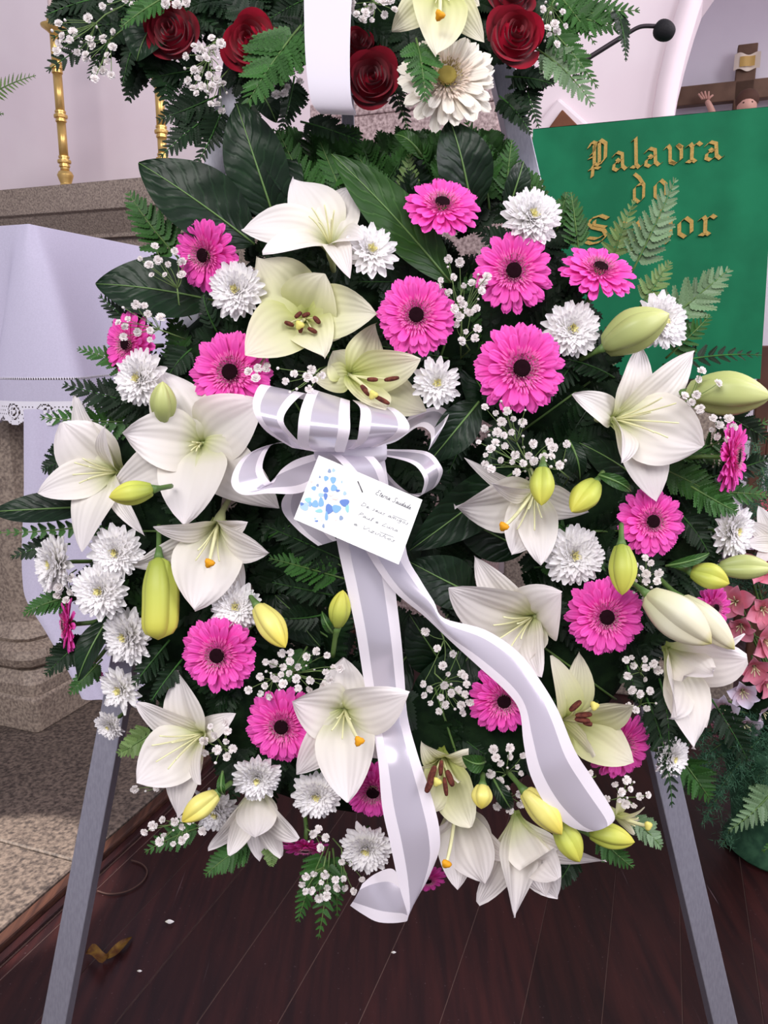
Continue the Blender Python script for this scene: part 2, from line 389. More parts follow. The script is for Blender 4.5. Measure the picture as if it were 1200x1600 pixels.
# ---- chancel wall with its arch, and the apse wall seen through it
VW = 3.22
arch_px = [(1050, 260), (1052, 175), (1060, 130), (1072, 80), (1088, 25), (1100, -10)]
arch = [on_v(x, y, VW) for x, y in arch_px]
ahz = [(p.dot(CH), p.z) for p in arch]
hA, zA = ahz[-1]
ahz = [(ahz[0][0], 0.0)] + ahz + [(hA+.10, zA+.14), (hA+.24, zA+.27), (hA+.45, zA+.38), (hA+.75, zA+.43)]
hMid = ahz[-1][0]; zTop = 4.2
vs, fs = [], []
def wall_strip(side):
    o = len(vs)
    for h, z in ahz:
        hh = h if side < 0 else 2*hMid-h
        he = -3.4 if side < 0 else 4.6
        for vv in (VW, VW+.22):
            vs.append(ch(he, vv, z)); vs.append(ch(hh, vv, z))
    n = len(ahz)
    for i in range(n-1):
        a = o+i*4; b = a+4
        fs.extend([(a, a+1, b+1, b), (a+2, b+2, b+3, a+3), (a+1, a+3, b+3, b+1)])
    a = o+(n-1)*4
    t = len(vs)
    for vv in (VW, VW+.22):
        vs.append(ch(he, vv, zTop)); vs.append(ch(hMid, vv, zTop))
    fs.extend([(a, a+1, t+1, t), (a+2, t+2, t+3, a+3)])
wall_strip(-1); wall_strip(1)
tag(wobj('wall_back', vs, fs, WALL, kind='structure', smooth=False), kind='structure')
# raised band round the arch
ring = []
pts = ahz[:]
full = pts + [(2*hMid-h, z) for h, z in reversed(pts[:-1])]
vs, fs = [], []
for i, (h, z) in enumerate(full):
    h0, z0 = full[max(0, i-1)]; h2, z2 = full[min(len(full)-1, i+1)]
    t = Vector((h2-h0, z2-z0)).normalized(); n = Vector((-t.y, t.x))
    for dn, dv in ((-.004, .004), (-.004, -.03), (.068, -.03), (.074, -.012), (.074, .004)):
        vs.append(ch(h+n.x*dn, VW+dv, z+n.y*dn))
for i in range(len(full)-1):
    for k in range(4):
        a = i*5+k; fs.append((a, a+1, a+6, a+5))
tag(wobj('trim_3', vs, fs, TRIMW, kind='structure', smooth=True), kind='structure')
vs, fs = box_pts(ch(-.2, 4.3, 0), CH*4.6, CV*.1, Vector((0, 0, 4.2)))
tag(wobj('wall_apse', vs, fs, WALL_A, kind='structure', smooth=False), kind='structure')

# ---- stone shelf behind the altar (retable)
VS = 2.72
e0 = on_v(0, 297, VS); zt = e0.z; hS0 = e0.dot(CH)-1.3; hS1 = on_v(470, 260, VS).dot(CH)
prof = [(0, 0), (0, -.012), (-.0, -.105), (.018, -.112), (.05, -.16), (.07, -.19), (.07, -.205), (.10, -.205), (.10, -zt+.02), (.47, -zt+.02), (.47, 0)]
vs, fs = [], []
for h in (hS0, hS1):
    for dv, dz in prof: vs.append(ch(h, VS+dv, zt+dz))
n = len(prof)
for k in range(n): fs.append((k, (k+1) % n, n+(k+1) % n, n+k))
fs.append(tuple(range(n-1, -1, -1))); fs.append(tuple(range(n, 2*n)))
sh = empty('altar_shelf', ch((hS0+hS1)/2, VS+.2, .02), 'long granite shelf behind the white clothed altar, carrying two brass candlesticks', 'shelf')
cap = [0, 1, 2, 3, 4, 5, 6]
def shelf_part(name, idx, mat):
    q = [prof[i] for i in idx]; vs = []
    for h in (hS0, hS1):
        for dv, dz in q: vs.append(ch(h, VS+dv, zt+dz))
    n = len(q)
    fs = [(k, (k+1) % n, n+(k+1) % n, n+k) for k in range(n)] + [tuple(range(n-1, -1, -1)), tuple(range(n, 2*n))]
    return wpart(name, sh, vs, fs, mat, smooth=False)
bevel(shelf_part('ledge', [0, 1, 2, 3, 4, 5, 6, 7], GRAN), .004)
prof += [(.47, -.205)]
shelf_part('body', [7, 8, 9, 11], GRAN)
shelf_part('ledge_back', [7, 0, 10, 11], GRAN)

# ---- candlesticks on the shelf
def candlestick(px, ytop, label):
    base = on_v(px, 272, VS+.16); base.z = zt
    s = (base-C0).dot(FW)/FPX
    r = empty('candlestick', base, label, 'candlestick', 'brass candlesticks on the stone shelf')
    H = .62
    stem = [(.050, 0), (.052, .012), (.034, .022), (.022, .040), (.030, .062), (.034, .075), (.028, .088), (.020, .094)]
    vs, fs = lathe(stem, 20); bevel(link('foot', mesh('foot', vs, fs, mat=BRASS), r), .001)
    z0 = .094
    def shaft(a, b):
        vs, fs = lathe([(.0185, a), (.0185, b)], 16); link('shaft', mesh('shaft', vs, fs, mat=BRASS), r)
    def knop(z):
        vs, fs = lathe([(.0186, z-.022), (.0225, z-.0215), (.0225, z-.015), (.0195, z-.0145), (.0195, z-.008), (.0275, z-.006), (.0285, z), (.0275, z+.006), (.0195, z+.008), (.0195, z+.0145), (.0225, z+.015), (.0225, z+.0215), (.0186, z+.022)], 20)
        link('knop', mesh('knop', vs, fs, None, False, BRASS), r)
    ks = [.13, .31, .50] if px < 200 else [.10, .205, .40]
    prev = z0
    for z in ks:
        shaft(prev, z-.02); knop(z); prev = z+.02
    top = ks[-1]+.14
    shaft(prev, top)
    vs, fs = lathe([(.019, top-.01), (.03, top), (.05, top+.014), (.052, top+.02), (.028, top+.024), (.024, top+.05), (.026, top+.055), (.018, top+.058)], 20)
    link('drip_pan', mesh('drip_pan', vs, fs, mat=BRASS), r)
    vs, fs = lathe([(.016, top+.05), (.016, top+.34), (.012, top+.35)], 16)
    link('candle', mesh('candle', vs, fs, mat=WAX), r)
candlestick(102, 70, 'left brass candlestick, with a pinkish candle, standing clear on the stone shelf')
candlestick(256, 70, 'right brass candlestick, half hidden by the drooping ferns, on the stone shelf')

# ---- altar: stone pedestal and linen cloths
G = on_z(60, 1147, .02)
ped = empty('altar', G-CH*.35+CV*.25, 'granite altar on a moulded square pedestal at the left', 'altar')
A = P(45, 353, 1.61); zalt = A.z
def ring_sq(ins, z, w=.74, d=.62, c=.05):
    x0, x1, y0, y1 = -w+ins, -ins, ins, d-ins
    q = [(x0+c, y0), (x1-c, y0), (x1-c*.3, y0+c*.3), (x1, y0+c), (x1, y1-c), (x1-c, y1), (x0+c, y1), (x0, y1-c), (x0, y0+c)]
    return [G + CH*a + CV*b + Vector((0, 0, z)) for a, b in q]
def stack(name, prof, mat, c=.05):
    vs, fs = [], []
    for ins, z in prof: vs += ring_sq(ins, z, c=c)
    n = 9
    for i in range(len(prof)-1):
        for k in range(n): fs.append((i*n+k, i*n+(k+1) % n, (i+1)*n+(k+1) % n, (i+1)*n+k))
    fs.append(tuple(range(n-1, -1, -1))); fs.append(tuple(range((len(prof)-1)*n, len(prof)*n)))
    return wpart(name, ped, vs, fs, mat, smooth=False)
bevel(stack('plinth', [(0, 0), (0, .085), (.008, .092)], GRAN, .012), .004)
stack('moulding', [(.006, .0925), (.006, .12), (.022, .15)], GRAN, .03)
stack('moulding', [(.026, .15), (.008, .165), (.002, .185), (.008, .205), (.03, .218)], GRAN, .05)
stack('moulding', [(.034, .218), (.028, .228), (.034, .238), (.052, .262)], GRAN, .05)
stack('shaft', [(.052, .262), (.052, zalt-.16)], GRAN, .05)
vs, fs = box_pts(Vector(A)-CH*1.6+CV*.01-CH*.012+Vector((0, 0, -.15)), CH*1.6, CV*.98, Vector((0, 0, .145)))
bevel(wpart('tabletop', ped, vs, fs, GRAN, smooth=False), .006)

cl = empty('altar_cloth', A, 'white linen altar cloth with a lace hem and a flared corner fold', 'tablecloth')
L1, LS = 1.5, .95                   # along the front, along the side
hem = .312
tops = [(-L1, 0), (-.9, 0), (-.45, 0), (-.16, 0), (-.06, 0), (-.015, 0), (0, 0), (0, .012), (0, .03), (0, .10), (0, .22), (0, .45), (0, .7), (0, LS)]
bots = [(-L1, -.03), (-.9, -.02), (-.45, -.03), (-.16, -.008), (-.095, .004), (-.078, -.055), (.0, -.075), (.075, -.055), (.112, -.01), (.06, .10), (.028, .20), (.035, .45), (.025, .7), (.03, LS)]
def drape(top, bot, z0, z1, nz, lift=0.0, fold=1.0):
    T = catmull([Vector((a, b, 0)) for a, b in top], 4); B = catmull([Vector((a, b, 0)) for a, b in bot], 4)
    vs, fs, uv = [], [], []
    m = len(T)
    for i in range(nz):
        t = i/(nz-1)
        for k in range(m):
            q = T[k].lerp(B[k], t**.85)
            z = z0+(z1-z0)*t
            vs.append(A + CH*q.x + CV*q.y + Vector((0, 0, z))); uv.append((k/(m-1), t))
    for i in range(nz-1):
        for k in range(m-1): fs.append((i*m+k, (i+1)*m+k, (i+1)*m+k+1, i*m+k+1))
    return vs, fs, uv, B
vs, fs, uv, B = drape(tops, bots, 0.004, -hem, 9)
# top sheet
o = len(vs)
vs += [A-CH*L1+Vector((0, 0, .004)), A+Vector((0, 0, .004)), A+CV*LS+Vector((0, 0, .004)), A-CH*L1+CV*LS+Vector((0, 0, .004))]
fs.append((o, o+1, o+2, o+3)); uv += [(0, 0)]*4
c = wpart('drape', cl, vs, fs, CLOTH, uv)
# hem band with its drawn-thread line
def band(z0, z1, off, name, mat, holes=None):
    # strip that continues the drape below its lower edge
    dense = []
    for k in range(len(B)-1):
        for s in range(6): dense.append(B[k].lerp(B[k+1], s/6))
    dense.append(B[-1])
    # arc length
    vs, fs, uv = [], [], []
    acc = 0; arc = [0]
    for k in range(len(dense)-1): acc += (dense[k+1]-dense[k]).length; arc.append(acc)
    step = .0026; n = int(acc/step); pts = []; j = 0
    for i in range(n+1):
        s = i*step
        while j < len(dense)-2 and arc[j+1] < s: j += 1
        f = (s-arc[j])/max(1e-6, arc[j+1]-arc[j]); pts.append(dense[j].lerp(dense[j+1], min(1, max(0, f))))
    rows = max(2, int(abs(z1-z0)/step)+1)
    for i in range(rows):
        for k, q in enumerate(pts):
            q2 = q
            vs.append(A + CH*(q2.x+off*.5) + CV*(q2.y-off) + Vector((0, 0, z0+(z1-z0)*i/(rows-1)))); uv.append((k*step, i/(rows-1)))
    m = len(pts)
    for i in range(rows-1):
        for k in range(m-1):
            if holes and not holes(k*step, i/(rows-1), i, k): continue
            fs.append((i*m+k, (i+1)*m+k, (i+1)*m+k+1, i*m+k+1))
    return wpart(name, cl, vs, fs, mat, uv)
band(-hem-.0035, -hem-.048, .001, 'hem', CLOTH)
band(-hem+.002, -hem-.003, .0015, 'drawn_thread_line', LACE, lambda s, t, i, k: k % 2 == 0)
def lace(s, t, i, k):
    per = .075; ph = (s % per)/per
    if t > .62+.36*sin(pi*ph): return False
    cx, cy = (ph-.5)*per, (t-.42)*.05
    rr = sqrt(cx*cx+cy*cy)
    if t < .10 or t > .55+.36*sin(pi*ph): return True
    if rr < .022: return int(rr/.0045) % 2 == 0 or (k+i) % 4 == 0
    return not (i % 3 == 1 and k % 3 == (i//3) % 3)
band(-hem-.048, -hem-.098, .0012, 'lace_edging', LACE, lace)
# long under-cloth hanging down the side nearly to the plinth
ucl = []
rows = [(37, 640, 200, 640), (37, 700, 200, 700), (37, 780, 200, 790), (34, 850, 205, 860), (35, 905, 210, 930), (42, 940, 220, 1000), (70, 985, 225, 1050), (108, 1052, 228, 1085), (128, 1092, 230, 1100)]
LE = catmull([P(a, b, 1.60) for a, b, _, _ in rows], 4); RE = catmull([P(c2, d2, 1.66) for _, _, c2, d2 in rows], 4)
vs, fs, uv = grid(lambda u, v: LE[int(round(u*(len(LE)-1)))].lerp(RE[int(round(u*(len(LE)-1)))], v) - FW*.006*sin(v*17), len(LE), 20)
uc = wobj('side_cloth', vs, fs, CLOTH, 'long white under-cloth hanging down beside the granite altar pedestal', 'cloth', uv=uv)

# ---- lectern with the green cloth
VL = P(1016, 300, 1.9).dot(CV)
tl = on_v(833, 206, VL); tr = on_v(1214, 163, VL)
zl = (tl.z+tr.z)/2
hl, hr = tl.dot(CH), tr.dot(CH)
lec = empty('lectern', ch((hl+hr)/2, VL+.2, 0), 'granite lectern with a green cloth, standing behind the wreath at the right', 'lectern')
h_b = on_v(806, 260, VL+.03).dot(CH)
vs, fs = box_pts(ch(h_b, VL+.02, zl-.10), CH*(hr-h_b+.02), CV*.34, Vector((0, 0, .09)))
bevel(wpart('top_slab', lec, vs, fs, GRAN, smooth=False), .005)
vs, fs = box_pts(ch(h_b+.0, VL+.045, .10), CH*(hr-h_b-.03), CV*.28, Vector((0, 0, zl-.20)))
bevel(wpart('column', lec, vs, fs, GRAN, smooth=False), .006)
vs, fs = box_pts(ch(h_b-.05, VL+.0, .0), CH*(hr-h_b+.08), CV*.36, Vector((0, 0, .10)))
bevel(wpart('plinth', lec, vs, fs, GRAN, smooth=False), .006)
# pale pink granite pier seen through the leaves behind the wreath
pl_, pr_ = on_v(490, 400, VL+.40).dot(CH), on_v(772, 400, VL+.40).dot(CH)
zp = on_v(640, 172, VL+.40).z
vs, fs = box_pts(ch(pl_, VL+.40, 0), CH*(pr_-pl_), CV*.25, Vector((0, 0, zp)))
pier = empty('stone_pier', ch((pl_+pr_)/2, VL+.52, 0), 'pink speckled granite pier glimpsed through the leaves behind the wreath', 'pillar')
bevel(wpart('shaft', pier, vs, fs, GRAN_P, smooth=False), .006)
vs, fs = box_pts(ch(pl_-.004, VL+.396, zp), CH*(pr_-pl_+.008), CV*.26, Vector((0, 0, .05)))
bevel(wpart('cap_stone', pier, vs, fs, GRAN_P, smooth=False), .006)

gc = empty('lectern_cloth', ch((hl+hr)/2, VL, zl), 'green lectern cloth embroidered in gold blackletter', 'cloth')
zb = on_v(1186, 592, VL).z
def gcf(u, v):
    h = hl+(hr-hl)*u - .012*u*v*0
    rip = .0028*sin(u*19+1)*v + .0010*sin(u*41+v*3) + .0012*sin(v*9+u*5)
    return ch(h + .022*v*u, VL+rip-.004, zl-(zl-zb)*v)
vs, fs, uv = grid(gcf, 60, 34)
wpart('hanging', gc, vs, fs, GREEN, uv)
vs, fs, uv = grid(lambda u, v: ch(hl+(hr-hl)*u, VL-.004+.3*v, zl+.001+.004*sin(v*pi)), 12, 6)
wpart('top_fold', gc, vs, fs, GREEN, uv)
vs, fs = box_pts(ch(hl, VL+.0, zb-.002), CH*(hr-hl)*.985, CV*.004, Vector((0, 0, .012)))
wpart('hem', gc, vs, fs, GREEN, smooth=False)

# blackletter, drawn as strokes of a broad pen held at 40 degrees (unit = x-height, origin on the baseline)
GL = {
 'a': (.80, [[(.12, .78), (.30, .98), (.56, .86), (.58, .22), (.74, .04), (.84, .14)], [(.56, .56), (.18, .40), (.14, .14), (.34, .02), (.58, .24)], [(.30, .62), (.44, .46)]]),
 'l': (.46, [[(.10, 1.46), (.24, 1.60), (.26, .20), (.40, .02), (.52, .14)], [(.04, .12), (.24, .06)]]),
 'v': (.86, [[(.02, .84), (.16, 1.02), (.26, .84), (.26, .20), (.50, .00)], [(.50, .00), (.76, .22), (.76, .74), (.58, 1.00)], [(.58, 1.0), (.80, .82)], [(.26, .12), (.50, .02)]]),
 'r': (.66, [[(.04, .84), (.20, 1.00), (.28, .84), (.26, .18), (.42, .02)], [(.06, .10), (.26, .04)], [(.28, .78), (.50, 1.02), (.66, .86)]]),
 'd': (.74, [[(.14, 1.50), (.40, 1.26), (.64, .86), (.62, .20), (.40, .00)], [(.40, .98), (.14, .74), (.14, .20), (.38, .00)], [(.30, .90), (.56, .94)]]),
 'o': (.78, [[(.40, 1.02), (.14, .76), (.14, .22), (.38, .00)], [(.38, .00), (.64, .22), (.64, .76), (.40, 1.02)]]),
 'e': (.66, [[(.58, .16), (.36, .00), (.14, .20), (.14, .76), (.38, 1.00), (.58, .78), (.16, .46)]]),
 'n': (.88, [[(.04, .84), (.18, 1.00), (.26, .82), (.26, .16), (.38, .04)], [(.08, .10), (.26, .04)], [(.26, .80), (.52, 1.02), (.68, .84), (.68, .18), (.82, .04)]]),
 'h': (.86, [[(.10, 1.44), (.24, 1.58), (.26, .16), (.38, .04)], [(.06, .10), (.26, .04)], [(.26, .80), (.52, 1.02), (.70, .80), (.70, .16), (.52, -.30)]]),
 'P': (1.05, [[(.10, 1.20), (.26, 1.50), (.42, 1.40), (.34, .96), (.20, .80)], [(.36, 1.34), (.36, .30), (.22, .04), (.14, -.02)], [(.36, 1.30), (.62, 1.56), (.86, 1.34), (.84, .56), (.60, .22), (.36, .30)], [(.14, .02), (.40, .10), (.60, .04)], [(.30, .06), (.26, -.40)], [(.58, 1.42), (.58, .34)], [(.12, .62), (.34, .70)]]),
 'S': (1.05, [[(.94, 1.26), (.66, 1.46), (.30, 1.36), (.16, 1.06), (.36, .86), (.78, .66), (.90, .36), (.66, .06), (.30, .00), (.08, .14)], [(.42, 1.22), (.40, .98), (.86, .80)], [(.16, .34), (.50, .24), (.72, .34)], [(.10, .98), (.02, .80)]]),
}
NIB = Vector((cos(radians(40)), sin(radians(40))))*.098
def glyph(chr_, x0, yb, xh, wpx, slope):           # pixel of the left end of the baseline, x-height and width in pixels
    adv, strokes = GL[chr_]
    p0 = on_v(x0, yb, VL-.0092); p1 = on_v(x0, yb-xh, VL-.0092); p2 = on_v(x0+wpx, yb+wpx*slope, VL-.0092)
    ex = (p2-p0)/adv; ey = (p1-p0); ex.z = (p2-p0).z/adv
    vs, fs = [], []
    for st in strokes:
        for (ax, ay), (bx, by) in zip(st, st[1:]):
            i = len(vs)
            for X, Y in ((ax-NIB.x, ay-NIB.y), (ax+NIB.x, ay+NIB.y), (bx+NIB.x, by+NIB.y), (bx-NIB.x, by-NIB.y)):
                vs.append(p0+ex*X+ey*Y-CV*.0)
            for X, Y in ((ax-NIB.x, ay-NIB.y), (ax+NIB.x, ay+NIB.y), (bx+NIB.x, by+NIB.y), (bx-NIB.x, by-NIB.y)):
                vs.append(p0+ex*X+ey*Y+CV*.006)
            fs += [(i, i+1, i+2, i+3)] + [(i+k, i+(k+1) % 4, i+4+(k+1) % 4, i+4+k) for k in range(4)]
    wpart('letter', gc, vs, fs, GOLD, smooth=False)
SL = -.105
for c_, x, y, wd in (('P', 916, 266, 37), ('a', 954, 268, 26), ('l', 985, 264, 16), ('a', 1004, 262, 28), ('v', 1038, 258, 30), ('r', 1071, 255, 25), ('a', 1098, 252, 30),
                     ('d', 987, 317, 22), ('o', 1019, 313, 26),
                     ('S', 912, 382, 42), ('e', 958, 378, 26), ('n', 990, 376, 30), ('h', 1022, 373, 32), ('o', 1056, 372, 30), ('r', 1091, 369, 27)):
    glyph(c_, x, y, 30 if c_ not in 'PS' else 29, wd, SL)

# ---- microphone on its gooseneck, rising from the lectern
mh = on_v(803, 205, VL+.14).dot(CH); mb = ch(mh, VL+.14, zl-.008)
mic = empty('microphone', mb, 'black gooseneck microphone reaching over the green lectern cloth', 'microphone')
neck = catmull([mb, mb+Vector((0, 0, .03)), P(826, 152, 1.98), P(860, 128, 1.92), P(930, 84, 1.89), P(975, 56, 1.87), P(1000, 42, 1.86), P(1024, 41, 1.86)], 6)
vs, fs = tube(neck, [.0062]*(len(neck)-12)+[.0050]*12, 8); wpart('gooseneck', mic, vs, fs, BLACKM)
hc = P(1038, 48, 1.86)
ax = (P(1054, 55, 1.86)-P(1022, 41, 1.86)).normalized(); bx_, by_, _ = basis(ax)
def foam(u, v):
    a = pi*u; r = .0235*sin(a)**.8*(1+.08*cos(a)); return hc - ax*cos(a)*.026 + bx_*cos(2*pi*v)*r + by_*sin(2*pi*v)*r
vs, fs, uv = grid(foam, 14, 20, True); wpart('foam_windscreen', mic, vs, fs, BLACK, uv)
vs, fs = lathe([(.022, 0), (.022, .01), (.012, .016)], 16)
o = link('socket', mesh('socket', vs, fs, mat=BLACKM), mic); o.location = (0, 0, -.006)

# ---- crucifix on the apse wall
VC = 4.2
def cx(px, py): return on_v(px, py, VC)
cr = empty('crucifix', cx(1160, 240), 'dark wooden crucifix with a painted figure on the far apse wall', 'crucifix')
cb = cx(1163, 140)
hc_, zc_ = cb.dot(CH), cb.z
s_ = (cb-C0).dot(FW)/FPX
def beam(name, h0, h1_, z0, z1):
    vs, fs = box_pts(ch(h0, VC, z0), CH*(h1_-h0), CV*.05, Vector((0, 0, z1-z0)))
    return bevel(wpart(name, cr, vs, fs, WOODC, smooth=False), .004)
zt_ = cx(1168, 68).z
beam('upright', hc_-.042, hc_+.042, zc_-1.05, zt_)
beam('crossbar', hc_-.30, hc_+.34, zc_-.042, zc_+.042)
# scroll
sc = cx(1167, 98)
vs, fs, uv = grid(lambda u, v: sc + CH*(-.055+.11*u) + Vector((0, 0, .034-.068*v+.006*sin(u*9))) - CV*(.014+.008*sin(u*6.28)), 14, 6)
wpart('scroll', cr, vs, fs, SCROLL, uv)
vs, fs, uv = grid(lambda u, v: sc + CH*(-.032+.064*u) + Vector((0, 0, .020-.042*v)) - CV*(.026+.004*sin(u*6.28)), 6, 4)
wpart('scroll_face', cr, vs, fs, SCROLL_G, uv)
# the figure: one continuous skinned body, arms raised to the bar, head bowed
vc = VC-.05
def fp(h, z, dv=0): return ch(hc_+h, vc-dv, zc_+z-.042)
J = [fp(0, -.47), fp(0, -.33), fp(0, -.20), fp(0, -.125), (fp(-.005, -.085, .03)), fp(-.075, -.15), fp(-.112, -.095), fp(-.148, -.02, .0), fp(.08, -.15), fp(.15, -.08), fp(.215, -.02),
     fp(-.04, -.49), fp(-.05, -.66, .05), fp(-.015, -.84), fp(.04, -.49), fp(.05, -.66, .05), fp(.015, -.84), fp(0, -.90, .03), fp(-.162, .0), fp(.235, .0)]
E = [(0, 1), (1, 2), (2, 3), (3, 4), (2, 5), (5, 6), (6, 7), (2, 8), (8, 9), (9, 10), (0, 11), (11, 12), (12, 13), (0, 14), (14, 15), (15, 16), (13, 17), (7, 18), (10, 19)]
RR = [.055, .055, .065, .024, .02, .032, .023, .017, .032, .023, .017, .042, .032, .022, .042, .032, .022, .018, .016, .016]
l = cr.location
me = bpy.data.meshes.new('figure'); me.from_pydata([tuple(j-l) for j in J], E, []); me.update()
fo = link('figure', me, cr); me.materials.append(SKIN)
sk = fo.modifiers.new('skin', 'SKIN'); sk.use_smooth_shade = True
for i, r in enumerate(RR): me.skin_vertices[0].data[i].radius = (r, r*.8)
me.skin_vertices[0].data[0].use_root = True
fo.modifiers.new('sub', 'SUBSURF').levels = 2; fo.modifiers['sub'].render_levels = 2
hd = fp(.01, -.058, .055)
def headf(u, v):
    a, b = pi*u, 2*pi*v
    r = Vector((sin(a)*cos(b)*.042, sin(a)*sin(b)*.05, cos(a)*.055))
    if sin(b) < -.6 and .4 < u < .62: r.y -= .008*(1-abs(cos(b))*1.4)      # nose
    return hd + CH*r.x + CV*r.y + Vector((0, 0, r.z))
vs, fs, uv = grid(headf, 16, 24, True); wpart('head', cr, vs, fs, SKIN, uv)
vs, fs, uv = grid(lambda u, v: hd + CH*sin(pi*u)*cos(2*pi*v)*.050 + CV*(.002+sin(pi*u)*sin(2*pi*v)*.050) + Vector((0, 0, .026+cos(pi*u)*.046)), 14, 20, True)
wpart('hair', cr, vs, fs, HAIR, uv)
for sx in (-.016, .016):
    vs, fs, uv = grid(lambda u, v: hd + CH*(sx+.006*sin(pi*u)*cos(2*pi*v)) + CV*(-.047+.004*sin(pi*u)*sin(2*pi*v)) + Vector((0, 0, .004+.004*cos(pi*u))), 6, 8, True); wpart('eye', cr, vs, fs, HAIR, uv)
for sgn, hp in ((-1, fp(-.165, .005)), (1, fp(.238, .005))):
    for k in range(4):
        d = Vector((0, 0, 1))*(.8) + CH*((k-1.5)*.22*1 + sgn*.35)
        d.normalize(); b0 = hp + CH*((k-1.5)*.008)
        vs, fs = tube([b0, b0+d*.02, b0+d*(.036-.004*abs(k-1.3))-CV*.006], .0052, 6, .7); wpart('finger', cr, vs, fs, SKIN)
    b0 = hp - CH*sgn*.010; d = (Vector((0, 0, .5)) - CH*sgn*.8).normalized()
    vs, fs = tube([b0-Vector((0, 0, .008)), b0+d*.014, b0+d*.026], .0056, 6, .7); wpart('thumb', cr, vs, fs, SKIN)

# ---- pointed wooden niche in the chancel wall
apx = on_v(879, 172, VW-.03); nl = on_v(838, 228, VW-.03); nr = on_v(924, 218, VW-.03)
nk = empty('niche', on_v(880, 260, VW-.03), 'small pointed niche of brown wood with a white surround, above the lectern', 'niche')
def gable(o_l, o_a, o_r, v0, v1, dz):
    q = [o_l+Vector((0, 0, -.35)), o_l, o_a, o_r, o_r+Vector((0, 0, -.35))]
    f = lambda p, v: ch(p.dot(CH), v, p.z)
    vs = [f(p, v0) for p in q]+[f(p, v1) for p in q]
    fs = [(0, 1, 2, 3, 4), (9, 8, 7, 6, 5)]+[(i, i+5, (i+1) % 5+5, (i+1) % 5) for i in range(5)]
    return vs, fs
ol, oa, orr = on_v(816, 225, VW-.02), on_v(873, 152, VW-.02), on_v(940, 212, VW-.02)
vs, fs = gable(ol, oa, orr, VW-.03, VW-.001, 0); bevel(wpart('surround', nk, vs, fs, WALL, smooth=False), .012)
vs, fs = gable(nl, apx, nr, VW-.042, VW-.02, 0); bevel(wpart('wooden_panel', nk, vs, fs, WOODN, smooth=False), .004)

# ---- dark chair back and pale side table edge at the right margin
chr_ = empty('chair', on_z(1230, 900, 0), 'dark wooden chair standing behind the green cloth at the right edge', 'chair')
q = P(1189, 540, 2.5); hq, vq = q.dot(CH), q.dot(CV)
def cbox(name, h0, h1_, v0, v1, z0, z1, m=WOODB):
    vs, fs = box_pts(ch(h0, v0, z0), CH*(h1_-h0), CV*(v1-v0), Vector((0, 0, z1-z0)))
    bevel(wpart(name, chr_, vs, fs, m, smooth=False), .005)
cbox('post', hq, hq+.045, vq, vq+.04, 0, q.z); cbox('post', hq+.42, hq+.465, vq, vq+.04, 0, q.z)
cbox('top_rail', hq+.045, hq+.42, vq+.006, vq+.034, q.z-.12, q.z-.01); cbox('back_rail', hq+.045, hq+.42, vq+.008, vq+.03, q.z-.36, q.z-.28)
cbox('seat', hq-.01, hq+.475, vq-.42, vq+.0, .43, .47)
cbox('leg', hq, hq+.04, vq-.41, vq-.37, 0, .43); cbox('leg', hq+.425, hq+.465, vq-.41, vq-.37, 0, .43)

# ================================================================== builders for the flower stand
# ---- gerbera
def petal_grid(L0, L1_, wid, cup, lift, nu=10, nv=5):
    def f(u, v):
        s = v*2-1
        ww = wid*(.34+.66*min(1, u/.6)**.9)
        rnd_ = .16
        e = max(0, (u-(1-rnd_))/rnd_)
        ww *= sqrt(max(0, 1-(e*.97)**2))**.8
        x = L0+(L1_-L0)*u - (.035*math.exp(-(s/.3)**2) if u > .97 else 0)
        z = lift*(u**1.5) + cup*s*s*wid - .022*cos(s*pi*2.0)*min(1, u*1.5) - .10*max(0, u-.72)**2*5
        return Vector((x, s*ww*.5, z))
    return grid(f, nu, nv)
def shared(name, g, mat): return mesh(name, g[0], g[1], g[2] if len(g) > 2 else None, True, mat)
def spikes(n, r0, r1, L, wd, up, jit, seed):
    r_ = random.Random(seed); vs, fs = [], []
    for k in range(n):
        a = 2*pi*k/n + r_.uniform(-.08, .08); rr = r_.uniform(r0, r1); l = L*r_.uniform(.75, 1.2); e = up+r_.uniform(-jit, jit)
        d = Vector((cos(a)*cos(e), sin(a)*cos(e), sin(e))); t = Vector((-sin(a), cos(a), 0)); b = Vector((cos(a)*rr, sin(a)*rr, .03))
        i = len(vs); vs += [b-t*wd*.5, b+t*wd*.5, b+d*l*.6+t*wd*.55+Vector((0, 0, .01)), b+d*l*.6-t*wd*.55+Vector((0, 0, .01)), b+d*l]
        fs += [(i, i+1, i+2, i+3), (i+3, i+2, i+4)]
    return vs, fs
GP = {}
